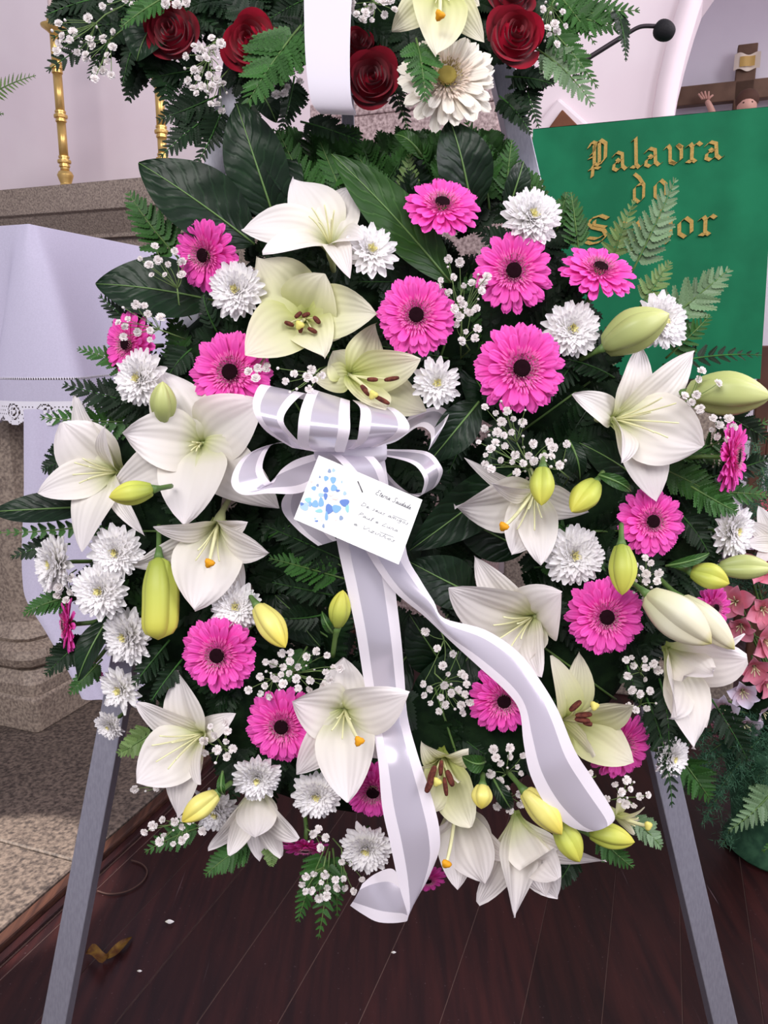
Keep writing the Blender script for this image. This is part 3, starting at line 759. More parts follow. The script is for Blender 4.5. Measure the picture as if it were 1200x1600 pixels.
def gerbera_meshes(key, mat, matin, matring, mateye, n1):
    d = {}
    d['out'] = [shared('petal', petal_grid(.16, 1.0,   .235+.02*k, .10+.05*k, -.02+.02*k), mat) for k in range(3)]
    d['in'] = [shared('petal', petal_grid(.14, .82, .215+.02*k, .18, .10+.03*k), mat) for k in range(2)]
    d['short'] = mesh('short_florets', *join(spikes(54, .30, .40, .17, .034, .40, .15, 3), spikes(46, .24, .32, .15, .030, .65, .2, 4)), mat=matin)
    d['ring'] = mesh('floret_ring', *join(spikes(80, .20, .37, .055, .020, 1.0, .4, 5), spikes(60, .17, .30, .06, .020, 1.2, .3, 6), spikes(50, .17, .24, .06, .022, 1.3, .2, 7)), mat=matring)
    def eye(u, v):
        a = u*pi/2; r = .19*sin(a)+.0001; return Vector((r*cos(2*pi*v), r*sin(2*pi*v), .05+.06*cos(a)**.5*(1 if u > .25 else .8)+.006*sin(v*60)*sin(u*30)))
    d['eye'] = shared('eye', grid(eye, 8, 20, True), mateye)
    vs, fs = lathe([(.02, -.28), (.12, -.2), (.2, -.06), (.2, 0), (.14, .02)], 14); d['cup'] = mesh('calyx', vs, fs, mat=STEM)
    GP[key] = d
gerbera_meshes('pink', PINK, PINK_D, RINGF, EYE, 18)
gerbera_meshes('cream', GCREAM, GCREAM, M('gerbera_olive_ring', (150, 130, 60), .7, .2, rgb2=(216, 200, 150), nscale=400), GC_EYE, 18)
def gerbera(px, py, rpx, nx, ny, label, z=.055, key='pink', group='pink gerberas in the wreath', n=17, cupped=0.0):
    c = W(px, py, z); nz = sqrt(max(.02, 1-nx*nx-ny*ny)); nrm = cv(nx, ny, nz)
    R = rpx*(D-z)/FPX
    x, y, zz = basis(nrm, rnd.uniform(0, 6.28))
    r = empty('gerbera', c, label, 'gerbera' if key == 'pink' else 'gerbera', group, M=mat4(x, y, zz, c))
    d = GP[key]
    for ring, nn, s0, el in (('out', n, 1.0, .0), ('out', n, .95, .09), ('in', n-3, 1.0, .15)):
        off = rnd.uniform(0, 1)
        for k in range(nn):
            a = 2*pi*(k+off+rnd.uniform(-.16, .16))/nn
            s = R*s0*rnd.uniform(.93, 1.04); e = el+cupped+rnd.uniform(-.07, .07)
            Mx = Matrix.Rotation(a, 4, 'Z') @ Matrix.Rotation(-e, 4, 'Y') @ Matrix.Rotation(rnd.uniform(-.12, .12), 4, 'X') @ Matrix.Scale(s, 4)
            link('petal', rnd.choice(d[ring]), r, Mx)
    Sc = Matrix.Scale(R, 4)
    o = link('short_florets', d['short'], r, Matrix.Translation((0, 0, R*.12)) @ Sc)
    o = link('floret_ring', d['ring'], r, Matrix.Translation((0, 0, R*.16)) @ Sc)
    link('eye', d['eye'], r, Matrix.Translation((0, 0, R*.13)) @ Sc)
    link('calyx', d['cup'], r, Sc)
    vs, fs = tube([Vector((0, 0, -R*.25)), Vector((0, 0, -R*.7)), Vector((R*.1, 0, -R*1.3))], .0028, 6); link('stem', mesh('stem', vs, fs, mat=STEM), r)
    return r

# ---- chrysanthemum
def mum_petal(L, wd, cup, lift, nu=6, nv=4):
    def f(u, v):
        s = v*2-1; e = max(0, (u-.74)/.26)
        ww = wd*(.5+.5*min(1, u/.6))*sqrt(max(0, 1-(e*.97)**2))**.9
        return Vector((L*u, s*ww*.5, cup*s*s*wd+lift*u*u))
    return grid(f, nu, nv)
MUM_OUT = [shared('petal', mum_petal(1, .27+.03*k, .22, .02+.08*k), MUM) for k in range(3)]
def mum_inner(seed, full):
    r_ = random.Random(seed); vs, fs, uv = [], [], []
    lay = [(23, .97, .12), (23, .91, .28), (22, .82, .48), (20, .71, .70), (17, .58, .92), (13, .45, 1.15), (8, .32, 1.38)]
    if not full: lay = [(18, .95, .18), (17, .82, .40), (15, .64, .68), (11, .46, .98)]
    for n, L, e in lay:
        for k in range(n):
            a = 2*pi*(k+r_.uniform(-.3, .3))/n + e*3; ee = e+r_.uniform(-.1, .1); l = L*r_.uniform(.88, 1.08)
            g = mum_petal(l, .235, .25, -.10*l if e > .5 else .05, 5, 3)
            Mx = Matrix.Rotation(a, 3, 'Z') @ Matrix.Rotation(-ee, 3, 'Y')
            o = len(vs); vs += [Mx @ v + Vector((0, 0, .04)) for v in g[0]]; fs += [tuple(i+o for i in f) for f in g[1]]; uv += g[2]
    return vs, fs, uv
MUM_IN = [shared('inner_petals', mum_inner(k, True), MUM) for k in range(3)]
MUM_IN_L = shared('inner_petals', mum_inner(9, False), MUM)
def mumc():
    vs, fs = spikes(30, 0, .13, .14, .05, 1.2, .3, 8); return vs, fs
MUM_CEN = mesh('centre', *mumc(), mat=MUM_C)
def mum(px, py, rpx, nx, ny, label, z=.055, loose=False, group='white chrysanthemums in the wreath'):
    c = W(px, py, z); nz = sqrt(max(.02, 1-nx*nx-ny*ny)); R = rpx*(D-z)/FPX*1.06
    x, y, zz = basis(cv(nx, ny, nz), rnd.uniform(0, 6.28))
    r = empty('chrysanthemum', c, label, 'chrysanthemum', group, M=mat4(x, y, zz, c))
    nn = 17 if loose else 22
    for k in range(nn):
        a = 2*pi*(k+rnd.uniform(-.25, .25))/nn
        Mx = Matrix.Rotation(a, 4, 'Z') @ Matrix.Rotation(-rnd.uniform(-.12, .14), 4, 'Y') @ Matrix.Rotation(rnd.uniform(-.25, .25), 4, 'X') @ Matrix.Scale(R*rnd.uniform(.9, 1.06), 4)
        link('petal', rnd.choice(MUM_OUT), r, Mx)
    o = link('inner_petals', MUM_IN_L if loose else rnd.choice(MUM_IN), r, Matrix.Scale(R*.95, 4)); o['kind'] = 'stuff'
    link('centre', MUM_CEN, r, Matrix.Translation((0, 0, R*(.24 if loose else .26))) @ Matrix.Scale(R, 4))
    vs, fs = tube([Vector((0, 0, -R*.05)), Vector((0, 0, -R*.5)), Vector((R*.1, 0, -R*1.2))], .0025, 6); link('stem', mesh('stem', vs, fs, mat=STEM), r)
    return r

# ---- rose: whorl of cupped petals
def rose(px, py, rpx, nx, ny, label, mat, z=.06, inner=None):
    c = W(px, py, z); nz = sqrt(1-nx*nx-ny*ny); R = rpx*(D-z)/FPX
    x, y, zz = basis(cv(nx, ny, nz), rnd.uniform(0, 6.28))
    r = empty('rose', c, label, 'rose', 'dark red roses of the upper spray', M=mat4(x, y, zz, c))
    K = 20
    for k in range(K):
        t = k/(K-1); rho = R*(.07+.72*t**.95); a0 = k*2.4+rnd.uniform(-.2, .2); sp = (2.6-1.0*t)
        H = R*(1.15-.25*t); top = R*(.30-.42*t**1.6); fl = R*(.05+.32*t*t)
        def f(u, v, rho=rho, a0=a0, sp=sp, H=H, top=top, fl=fl, t=t):
            s = v*2-1; a = a0+s*sp/2; hh = u*(1-(.16+.16*t)*abs(s)**2)
            rr = rho*(.55+.45*min(1, hh*1.5)) + fl*max(0, hh-.55)**1.6*3.2 + .03*R*s + R*.13*t*s*s*hh + .02*R*sin(3*a+a0)*hh
            zz_ = top-H*(1-hh) - R*.10*t*max(0, hh-.8)*5
            return Vector((cos(a)*rr, sin(a)*rr, zz_))
        link('petal', shared('petal', grid(f, 8, 11), mat), r)
    vs, fs = lathe([(R*.3, -R*.95), (R*.78, -R*.55), (R*.66, -R*.30), (R*.40, -R*.12), (R*.12, -R*.05), (.0, -R*.05)], 20); link('inner_petals', mesh('inner_petals', vs, fs, mat=mat), r)
    vs, fs = tube([Vector((0, 0, -R*.7)), Vector((0, 0, -R*1.5))], .004, 6); link('stem', mesh('stem', vs, fs, mat=STEM), r)
    return r

# ---- lily: six tepals spread from a throat, filaments, anthers and style
def tepal(th, tip, axis, wm, curl=0.10, cup=.22, seed=0, deep=.42, face=.25):
    r_ = random.Random(seed)
    dv = tip-th; L = dv.length; rad = dv-axis*axis.dot(dv)
    if rad.length < .12*L: rad = rad + (RT if abs(axis.dot(RT)) < .7 else UP)*.05*L
    rh = rad.normalized(); B = axis.cross(rh)
    c1 = th+axis*L*deep+rh*L*.10; ph = r_.uniform(0, 6); ruf = r_.uniform(.07, .14); tw = r_.uniform(-.12, .12)
    def f(u, v):
        s = v*2-1
        p = th*(1-u)**2+c1*2*u*(1-u)+tip*u*u
        T = ((c1-th)*(1-u)+(tip-c1)*u).normalized(); N = T.cross(B)
        vw = -FW if N.dot(-FW) > -.15 else FW
        N = N*(1-face)+(vw-T*vw.dot(T))*face; N = (N-T*N.dot(T)).normalized(); B_ = N.cross(T)
        Bt = B_*cos(tw*u*2)+N*sin(tw*u*2)
        k = min(1, u/.52); sh = .20+.80*(k*k*(3-2*k))
        if u > .5: sh = (max(0, 1-((u-.5)/.5)**2.15))**.84
        sh = max(sh, .02); ww = wm*.56*sh
        q = p + Bt*s*ww + N*(cup*s*s*ww*(1.25-u) - .085*wm*math.exp(-(s/.13)**2)*sin(pi*min(1, u*1.05)))
        q += N*(ruf*wm*sin(7*u+ph+1.3*s)*abs(s)**2*u)
        q -= N*(curl*L*max(0, u-.6)**2*2.2)
        return q
    return grid(f, 17, 11)
ANT = None
def lily(th, axis, pets, label, mat=None, anthers=(), style=None, stigma=None, fil=6, fil_len=70, curl=.07, cup=.22, deep=.42, face=.25, tube_=True, group='white lilies in the wreath'):
    """th: throat pixel and height; pets: (tip x, tip y, tip height, width in pixels)"""
    mat = mat or LILY_W
    ax = cv(*axis).normalized()
    T0 = W(th[0], th[1], th[2])
    root = empty('lily', T0, label, 'lily', group)
    for i, p in enumerate(pets):
        g = tepal(T0 - ax*.004*(i % 2), W(p[0], p[1], p[2]), ax, p[3]*PX, p[4] if len(p) > 4 else curl, cup, seed=rnd.randint(0, 9999), deep=deep, face=face)
        wpart('tepal', root, g[0], g[1], mat, g[2])
    if tube_: vs, fs = tube([T0+ax*.004, T0-ax*.008, T0-ax*.018, T0-ax*.05-FW*-.02], [.0075, .0065, .004, .003], 10); wpart('throat_tube', root, vs, fs, THROAT)
    loc0 = root.location.copy()
    def sub_(name, par, vs, fs, m, uv): return link(name, mesh(name, [v-loc0 for v in vs], fs, uv, True, m), par)
    def filament(end, r0=.0011, name='filament', m=FILAM):
        a = T0+ax*.004; mid = a.lerp(end, .5)+ax*.012
        vs, fs = tube(bez(a, mid, end, 7), r0, 6, .8); return wpart(name, root, vs, fs, m)
    ends = [W(*e[:3]) for e in anthers]
    if not ends and fil:
        x, y, _ = basis(ax)
        k0 = rnd.uniform(0, 1)
        mean = sum((W(p[0], p[1], p[2])-T0 for p in pets), Vector())/len(pets)
        for k in range(fil):
            a = 2*pi*(k+k0)/fil
            filament(T0+ax*fil_len*PX*.8+mean*.35+(x*cos(a)+y*sin(a))*fil_len*PX*.30)
    for e, an in zip(ends, anthers):
        fo = filament(e)
        ang = an[3] if len(an) > 3 else 0; ln = an[4] if len(an) > 4 else 24
        d = cv(cos(ang), sin(ang), .1).normalized(); x, y, _ = basis(d)
        def af(u, v):
            a = pi*u; r = .0034*sin(a)**.6*(1+.25*cos(4*pi*v)); return e - d*cos(a)*ln*PX*.5 + x*cos(2*pi*v)*r + y*sin(2*pi*v)*r
        vs, fs, uv = grid(af, 8, 10, True)
        sub_('anther', fo, vs, fs, ANTHER, uv)
    if style:
        e = W(*style); so = filament(e, .0024, 'style', FILAM)
        d = (e-T0).normalized(); x, y, _ = basis(d)
        def sf(u, v):
            a = pi*u; r = (.0054 if stigma else .005)*sin(a)**.7*(1+.22*cos(6*pi*v)); return e - d*cos(a)*.0036 + x*cos(2*pi*v)*r + y*sin(2*pi*v)*r
        vs, fs, uv = grid(sf, 8, 12, True); sub_('stigma', so, vs, fs, stigma or STIGMA_P, uv)
    return root

# ---- lily bud: three ridged outer tepals closed over one another
def bud(base, tip, wpx, label, mat=None, z0=.07, z1=.08, stem=None, group='lily buds in the wreath', blunt=0.0, fat=.5):
    mat = mat or BUD_Y
    a, b = W(base[0], base[1], z0), W(tip[0], tip[1], z1); L = (b-a).length; ax = (b-a).normalized()
    x, y, _ = basis(ax, rnd.uniform(0, 2)); Rm = wpx*PX*.5*.90
    root = empty('lily_bud', a, label, 'lily bud', group)
    def prof(u):
        k = u/fat if u < fat else 1
        s = .40+.60*sin(k*pi/2)
        if u > fat: s *= (max(0, 1-((u-fat)/(1-fat))**(1.75+blunt*3)))**.78
        return s*(min(1, u/.06)**.5 if u < .06 else 1)
    for t in range(3):
        def f(u, v, t=t):
            s = v*2-1; an = 2*pi*t/3+s*(pi/3+.10)
            r = Rm*prof(u)*(1+.13*cos(s*pi*.5)**2 - .26*math.exp(-((abs(s)-.92)/.17)**2) - .07*math.exp(-(s/.10)**2)) + .0002
            bow = Rm*.10*sin(pi*u)
            return a+ax*L*u+(x*cos(an)+y*sin(an))*r + x*bow
        vs, fs, uv = grid(f, 15, 11); wpart('tepal', root, vs, fs, mat, uv)
    if stem is None: stem = (base[0]-(tip[0]-base[0])*.35, base[1]-(tip[1]-base[1])*.35, z0-.03)
    e = W(*stem); vs, fs = tube(bez(e, e.lerp(a, .6)-ax*.006, a+ax*.004, 7), [.003]*5+[.0042, .006], 7); wpart('stem', root, vs, fs, STEM)
    return root

# ---- broad leaf
def leaf(base, tip, wpx, label, mat=None, z0=.02, z1=.04, bend=.03, fold=.22, tilt=(0, 0), group=None, serr=True, side=0.0, name='broad_leaf'):
    mat = mat or LEAF_D
    a, b = W(base[0], base[1], z0), W(tip[0], tip[1], z1); L = (b-a).length
    ctr = a.lerp(b, .5)+cv(0, 0, 1)*bend + (b-a).cross(cv(0, 0, 1))*side
    nrm = cv(tilt[0], tilt[1], 1).normalized()
    wm = wpx*PX*.5
    ph = rnd.uniform(0, 6)
    def f(u, v):
        s = v*2-1; p = a*(1-u)**2+ctr*2*u*(1-u)+b*u*u
        T = ((ctr-a)*(1-u)+(b-ctr)*u).normalized(); B = nrm.cross(T).normalized(); N = T.cross(B)
        sh = sin(pi*u**.85)**.8 if 0 < u < 1 else 0
        sh = max(sh, .015)*(1+(.05*((u*24) % 1) if serr and abs(s) > .9 else 0))
        q = p+B*s*wm*sh + N*(fold*abs(s)**1.3*wm*sh + .05*wm*sin(u*22+abs(s)*5)*abs(s)*(1-abs(s))*2 + .04*wm*sin(9*u+ph)*s*s)
        return q
    vs, fs, uv = grid(f, 26, 11)
    o = wobj(name, vs, fs, mat, label, 'leaf', group, uv=uv, at=a)
    mid = [f(i/11, .5)+nrm*.0006 for i in range(12)]
    vs, fs = tube(mid, .0016, 5, .3); wpart('midrib', o, vs, fs, RIB)
    return o

# ---- fern frond: rachis with a leaflet object for every pinna
def pinna_mesh(kind, mat):
    vs, fs = [], []
    if kind == 'lobed':
        n = 7
        for sgn in (1, -1):
            for i in range(n):
                s0 = .04+.92*i/n; ds = .92/n; h = .27*(1-.80*(i/n)**1.3)*(.75+.25*min(1, (i+1)/2))
                k = len(vs)
                vs += [Vector((s0, 0, 0)), Vector((s0+ds*.35, sgn*h*.75, .02)), Vector((s0+ds*1.25, sgn*h, .035)), Vector((s0+ds*1.55, sgn*h*.5, .03)), Vector((s0+ds*1.0, 0, 0))]
                fs.append((k, k+1, k+2, k+3, k+4) if sgn < 0 else (k+4, k+3, k+2, k+1, k))
        k = len(vs); vs += [Vector((.90, -.03, 0)), Vector((1.04, 0, -.02)), Vector((.90, .03, 0))]; fs.append((k, k+1, k+2))
        k = len(vs); vs += [Vector((0, -.02, 0)), Vector((.95, -.012, 0)), Vector((.95, .012, 0)), Vector((0, .02, 0))]; fs.append((k, k+1, k+2, k+3))
    else:
        prof = [(0, .03), (.12, .10), (.3, .15), (.42, .125), (.5, .14), (.62, .10), (.72, .105), (.85, .05), (1, 0)]
        for sgn in (1, -1):
            for (x0, y0), (x1, y1) in zip(prof, prof[1:]):
                k = len(vs); vs += [Vector((x0, 0, 0)), Vector((x1, 0, -.02*x1)), Vector((x1, sgn*y1, .03)), Vector((x0, sgn*y0, .03))]
                fs.append((k, k+1, k+2, k+3) if sgn > 0 else (k+3, k+2, k+1, k))
    return mesh('leaflet', vs, fs, None, False, mat)
PIN_ = {}
def pinna(kind, mat):
    key = (kind, mat.name)
    if key not in PIN_: PIN_[key] = pinna_mesh(kind, mat)
    return PIN_[key]
def frond(base, tip, wpx, label, mat=None, z0=.02, z1=.05, n=11, kind='lobed', side=0.0, bend=.02, tilt=(0, 0), group=None, joined=False, start=.12, at=W, name='fern_frond', ang=1.0, pw=1.2):
    mat = mat or FERN_D
    a, b = at(base[0], base[1], z0), at(tip[0], tip[1], z1); ch_ = b-a
    sc = PX if at is W else ch_.length/ max(1, sqrt((tip[0]-base[0])**2+(tip[1]-base[1])**2))
    nrm = cv(tilt[0], tilt[1], 1).normalized()
    sd = nrm.cross(ch_).normalized()
    ctr = a.lerp(b, .5)+nrm*bend+sd*side*ch_.length
    root = empty(name, a, label, 'fern', group)
    pts = bez(a, ctr, b, 12)
    vs, fs = tube(pts, .0016*max(.7, sc/PX*.9), 5, .35); wpart('rachis', root, vs, fs, STEM if mat is not FERN_D else FERN_M)
    me = pinna(kind, mat)
    J = []
    for i in range(n):
        t = start+(1-start)*(i+.3)/n
        p = a*(1-t)**2+ctr*2*t*(1-t)+b*t*t; T = ((ctr-a)*(1-t)+(b-ctr)*t).normalized()
        L = wpx*sc*.5*((1-(t-start)/(1-start))**.75*.92+.08)*(.72+.28*min(1, (i+1.2)/2.5))
        for sgn in (1, -1):
            B = nrm.cross(T).normalized()*sgn; an = ang*(1.12-.45*t)+rnd.uniform(-.1, .1)
            d = (T*cos(an)+B*sin(an)+nrm*rnd.uniform(-.12, .16)).normalized()
            N = (nrm+B*rnd.uniform(-.35, .35)+T*rnd.uniform(-.25, .25)); N = (N-d*N.dot(d)).normalized(); Y = N.cross(d)
            l = L*rnd.uniform(.9, 1.1)
            Mx = mat4(d*l, Y*l*pw*(.8+.3*(wpx < 60)), N*l, p-a)
            J.append((me, Mx))
    if joined:
        vs, fs = [], []
        for m_, Mx in J:
            o = len(vs); vs += [Mx @ v.co for v in m_.vertices]; fs += [tuple(i+o for i in pl.vertices) for pl in m_.polygons]
        o = link('leaflets', mesh('leaflets', vs, fs, None, False, mat), root); o['kind'] = 'stuff'
    else:
        for m_, Mx in J: link('leaflet', m_, root, Mx)
    return root

# ---- gypsophila sprig: fine branching stems, each tip with a tiny double blossom
def gyp_mesh(seed):
    r_ = random.Random(seed); vs, fs = [], []
    for lay, (n, L, e) in enumerate([(7, 1.0, .15), (6, .9, .65), (5, .7, 1.1)]):
        for k in range(n):
            a = 2*pi*(k+r_.uniform(-.3, .3))/n+lay; ee = e+r_.uniform(-.15, .15)
            Mx = Matrix.Rotation(a, 3, 'Z') @ Matrix.Rotation(-ee, 3, 'Y'); i = len(vs)
            vs += [Mx @ Vector(q)*1.0 for q in ((.05, 0, 0), (L*.7, -.36, .05), (L, -.2, .12), (L*.94, .12, .02), (L, .25, .12), (L*.68, .38, .05))]
            fs.append((i, i+1, i+2, i+3, i+4, i+5))
    return mesh('blossom', vs, fs, None, False, GYP)
GYPS = [gyp_mesh(k) for k in range(4)]
vs, fs, uv = grid(lambda u, v: Vector((sin(pi*u)*cos(2*pi*v)*.6, sin(pi*u)*sin(2*pi*v)*.6, -cos(pi*u)*.75)), 6, 7, True)
GYPBUD = mesh('blossom_bud', vs, fs, uv, True, GYP)
def gyp(root_px, spots, label, z=.075, rpx=6.8, group='sprigs of gypsophila in the wreath', jit=.012):
    base = W(root_px[0], root_px[1], .02)
    r = empty('gypsophila_sprig', base, label, 'gypsophila', group)
    cx_ = sum(s[0] for s in spots)/len(spots); cy_ = sum(s[1] for s in spots)/len(spots)
    hub = W(root_px[0]*.45+cx_*.55, root_px[1]*.45+cy_*.55, z*.8)
    br = [tube([base, base.lerp(hub, .5)+cv(rnd.uniform(-.01, .01), 0, 0), hub], .0009, 5)]
    for s in spots:
        p = W(s[0]+rnd.uniform(-1.5, 1.5), s[1]+rnd.uniform(-1.5, 1.5), z+rnd.uniform(-jit, jit)); rad = rpx*PX*rnd.uniform(.82, 1.15)*(s[2] if len(s) > 2 else 1)
        m = hub.lerp(p, .6)+cv(rnd.uniform(-.006, .006), rnd.uniform(-.006, .006), -.003)
        br.append(tube(bez(hub, m, p, 5), .0005, 4, .8))
        nn = cv(rnd.uniform(-.5, .5), rnd.uniform(-.6, .4), 1)
        x, y, zz = basis(nn, rnd.uniform(0, 6))
        link('blossom', rnd.choice(GYPS) if rad > 4.2*PX else GYPBUD, r, mat4(x*rad, y*rad, zz*rad, p-base))
    vs, fs = join(*br); wpart('stem', r, vs, fs, GYP_S)
    return r
def cluster(cx_, cy_, rx, ry, n, seed):
    r_ = random.Random(seed); out = []
    for k in range(400):
        if len(out) >= n: break
        a = r_.uniform(0, 2*pi); q = sqrt(r_.random()); x, y = cx_+rx*q*cos(a), cy_+ry*q*sin(a)
        if all((x-o[0])**2+(y-o[1])**2 > 130 for o in out): out.append((x, y, r_.choice([1, 1, 1, .75, .5])))
    return out

# ---- ribbon traced as a strip between its two edges: rows of (left x, left y, left height, right x, right y, right height)
def ribbon(name, root, rows, mat=None, per=6, nv=9, bow=0.0):
    mat = mat or SATIN
    Lp = catmull([W(*r[:3]) for r in rows], per); Rp = catmull([W(*r[3:6]) for r in rows], per)
    n = len(Lp)
    def f(u, v):
        i = min(n-1, int(round(u*(n-1)))); p = Lp[i].lerp(Rp[i], v)
        return p+cv(0, 0, 1)*bow*sin(pi*v)
    vs, fs, uv = grid(f, n, nv)
    return wpart(name, root, vs, fs, mat, uv)

# ================================================================== the easel and the wreath body
DL = 1.015                                     # the legs run just behind the flowers
es = empty('easel', on_z(600, 1500, 0), 'brushed aluminium A-frame easel carrying the funeral wreath', 'easel')
def bar(name, q0, q1, wid, dep, down=False):
    t = (q1-q0).normalized(); n = -FW; n = (n-t*n.dot(t)).normalized(); s = t.cross(n)
    vs, fs = box_pts(q0-s*wid/2-n*dep, s*wid, n*dep, q1-q0)
    return bevel(wpart(name, es, vs, fs, ALU, smooth=False), .0012, 2)
def to_floor(q_top, q_low):
    t = q_low-q_top; return q_top + t*((0-q_top.z)/t.z)
apex = P(598, -260, DL)
for name, q in (('leg', (83, 1600)), ('leg', (1134, 1600))):
    low = P(q[0], q[1], DL-.02)
    up_ = P(340, 240, DL) if q[0] < 600 else P(818, 240, DL)
    bar(name, to_floor(up_, low), up_ + (up_-low)*.42, .031, .028)
ap2 = P(533, -260, DL+.03); bl = Vector((P(536, 300, 1.1).x, apex.y+.70, 0)); bar('rear_leg', bl, ap2, .020, .018)
bar('crossbar', P(262, 640, DL+.012), P(916, 640, DL+.012), .025, .012)
bar('head_bar', P(505, -262, DL), P(690, -262, DL), .030, .028)
bp_ = P(166, 1174, DL-.002); x_, y_, n2 = basis(-FW)
vs, fs = lathe([(.0, .0), (.0046, .0), (.0046, .004), (.003, .006), (.0, .006)], 10); vs = [bp_+x_*v.x+y_*v.y+n2*v.z for v in vs]; wpart('bolt', es, vs, fs, PIN)

wb = empty('wreath_base', W(600, 830, -.06), 'dark green foam ring of the wreath, almost hidden by its flowers', 'wreath')
def tor(u, v):
    a, b = 2*pi*u, 2*pi*v
    r = 350+92*cos(b); zz = -.02+.042*sin(b)
    return W(600+r*cos(a)*1.0, 830+r*sin(a), zz)
vs, fs, uv = grid(tor, 65, 16, True); wpart('foam_ring', wb, vs, fs, FOAM, uv)
for k in range(10):
    a = 2*pi*k/10
    q = [W(600+(350+98*cos(b))*cos(a), 830+(350+98*cos(b))*sin(a), -.02+.045*sin(b)) for b in [2*pi*i/16 for i in range(17)]]
    vs, fs = tube(q, .0015, 5); wpart('binding_wire', wb, vs, fs, STEM)
sb = empty('spray_base', W(540, -40, -.03), 'dark foam pad holding the red roses of the upper spray', 'wreath')
vs, fs, uv = grid(lambda u, v: W(540+300*sin(pi*u)*cos(2*pi*v), -50+150*sin(pi*u)*sin(2*pi*v), -.018-.04*cos(pi*u)), 14, 24, True)
wpart('foam_pad', sb, vs, fs, FOAM, uv)

# ================================================================== bow and card
bow = empty('ribbon_bow', W(545, 705, .06), 'large white satin ribbon bow with two long tails across the wreath', 'bow')
def cb(*rows): return [(360+r[0]/3.4286, 580+r[1]/3.4286, r[2], 360+r[3]/3.4286, 580+r[4]/3.4286, r[5]) for r in rows]
ribbon('loop', bow, cb((230, 110, .05, 420, 160, .05), (165, 70, .10, 400, 118, .10), (122, 150, .142, 318, 190, .142), (132, 235, .155, 285, 270, .155), (195, 325, .14, 345, 355, .14), (330, 410, .105, 420, 425, .105)))
ribbon('loop', bow, cb((460, 120, .05, 640, 170, .05), (425, 95, .10, 640, 160, .10), (380, 190, .152, 640, 235, .152), (362, 300, .166, 640, 325, .166), (368, 400, .14, 615, 420, .14), (450, 432, .105, 610, 436, .105)))
ribbon('loop', bow, cb((690, 170, .05, 830, 200, .05), (655, 155, .09, 870, 195, .09), (695, 200, .132, 935, 245, .132), (690, 295, .146, 958, 312, .146), (670, 385, .13, 885, 365, .13), (600, 432, .105, 740, 420, .105)))
ribbon('loop', bow, cb((740, 410, .055, 930, 330, .045), (880, 380, .05, 960, 240, .04), (1000, 300, .05, 1100, 190, .04), (1062, 320, .07, 1165, 215, .06), (1075, 370, .09, 1160, 260, .085), (1060, 425, .09, 1095, 380, .085)))
ribbon('loop', bow, cb((500, 425, .07, 500, 385, .05), (330, 385, .075, 380, 376, .05), (190, 400, .09, 250, 385, .06), (60, 470, .115, 200, 420, .085), (4, 590, .135, 172, 520, .115), (60, 660, .135, 225, 600, .115), (200, 655, .13, 270, 530, .085), (380, 650, .115, 360, 470, .065), (520, 560, .10, 510, 430, .07)))
ribbon('loop', bow, cb((690, 440, .085, 720, 415, .06), (860, 462, .095, 860, 418, .07), (980, 500, .105, 1050, 430, .08), (1035, 570, .112, 1125, 500, .09), (1030, 632, .10, 1132, 560, .08), (1000, 672, .08, 1065, 640, .06), (900, 610, .05, 860, 660, .04), (800, 500, .05, 760, 570, .045), (720, 440, .055, 700, 480, .05)))
ribbon('streamer', bow, cb((490, 470, .07, 560, 520, .065), (310, 640, .07, 500, 580, .06), (276, 740, .07, 500, 790, .06), (360, 850, .068, 560, 890, .06), (470, 936, .066, 575, 905, .06)))
ribbon('streamer', bow, cb((510, 425, .105, 720, 420, .10), (560, 460, .118, 770, 460, .112), (620, 520, .125, 815, 520, .118), (700, 600, .118, 835, 610, .11)))
kn = W(548, 706, .10)
x_, y_, n_ = RT, UP, -FW
def knf(u, v):
    a = pi*u; b = 2*pi*v; return kn + RT*cos(a)*.040 + (UP*cos(b)*.013+(-FW)*sin(b)*.014)*(.5+.5*sin(a)**.7)*(1+.07*sin(b*7))
vs, fs, uv = grid(knf, 12, 20, True); wpart('knot', bow, vs, fs, PLAINR, uv)
ribbon('tail', bow, [(518, 705, .095, 600, 710, .09), (520, 790, .088, 612, 800, .085), (527, 850, .085, 613, 885, .085), (541, 915, .085, 618, 925, .085), (556, 985, .085, 627, 1000, .085), (568, 1060, .074, 632, 1060, .072), (580, 1125, .076, 637, 1120, .074), (591, 1190, .10, 653, 1180, .095),
       (597, 1260, .105, 676, 1250, .10), (610, 1320, .105, 687, 1300, .10), (624, 1385, .10, 683, 1340, .095), (637, 1432, .095, 650, 1402, .09), (628, 1441, .085, 626, 1372, .075), (592, 1441, .08, 611, 1357, .07), (566, 1428, .08, 585, 1366, .075), (547, 1415, .085, 566, 1381, .085)], per=5, bow=.004)
ribbon('tail', bow, [(545, 800, .09, 630, 800, .09), (570, 858, .098, 636, 866, .10), (613, 921, .10, 657, 906, .105), (662, 962, .10, 678, 940, .112), (702, 1000, .108, 694, 966, .112), (746, 1040, .115, 758, 984, .112), (792, 1082, .12, 811, 1020, .115), (812, 1112, .122, 846, 1066, .118), (818, 1160, .125, 873, 1112, .12),
       (829, 1212, .125, 898, 1172, .12), (856, 1262, .12, 926, 1216, .11), (890, 1291, .11, 959, 1270, .10), (918, 1300, .105, 957, 1286, .10)], per=5, bow=.005)

card = empty('condolence_card', W(560, 797, .137), 'white condolence card with printed blue flowers and handwriting pinned on the bow', 'card')
cTL, cTR, cBR, cBL = W(498, 711, .130), W(660, 781, .132), W(626, 882, .142), W(459, 811, .140)
ex = (cTR-cTL); ey = (cBL-cTL); nz_ = ey.cross(ex).normalized()
if nz_.dot(FW) > 0: nz_ = -nz_
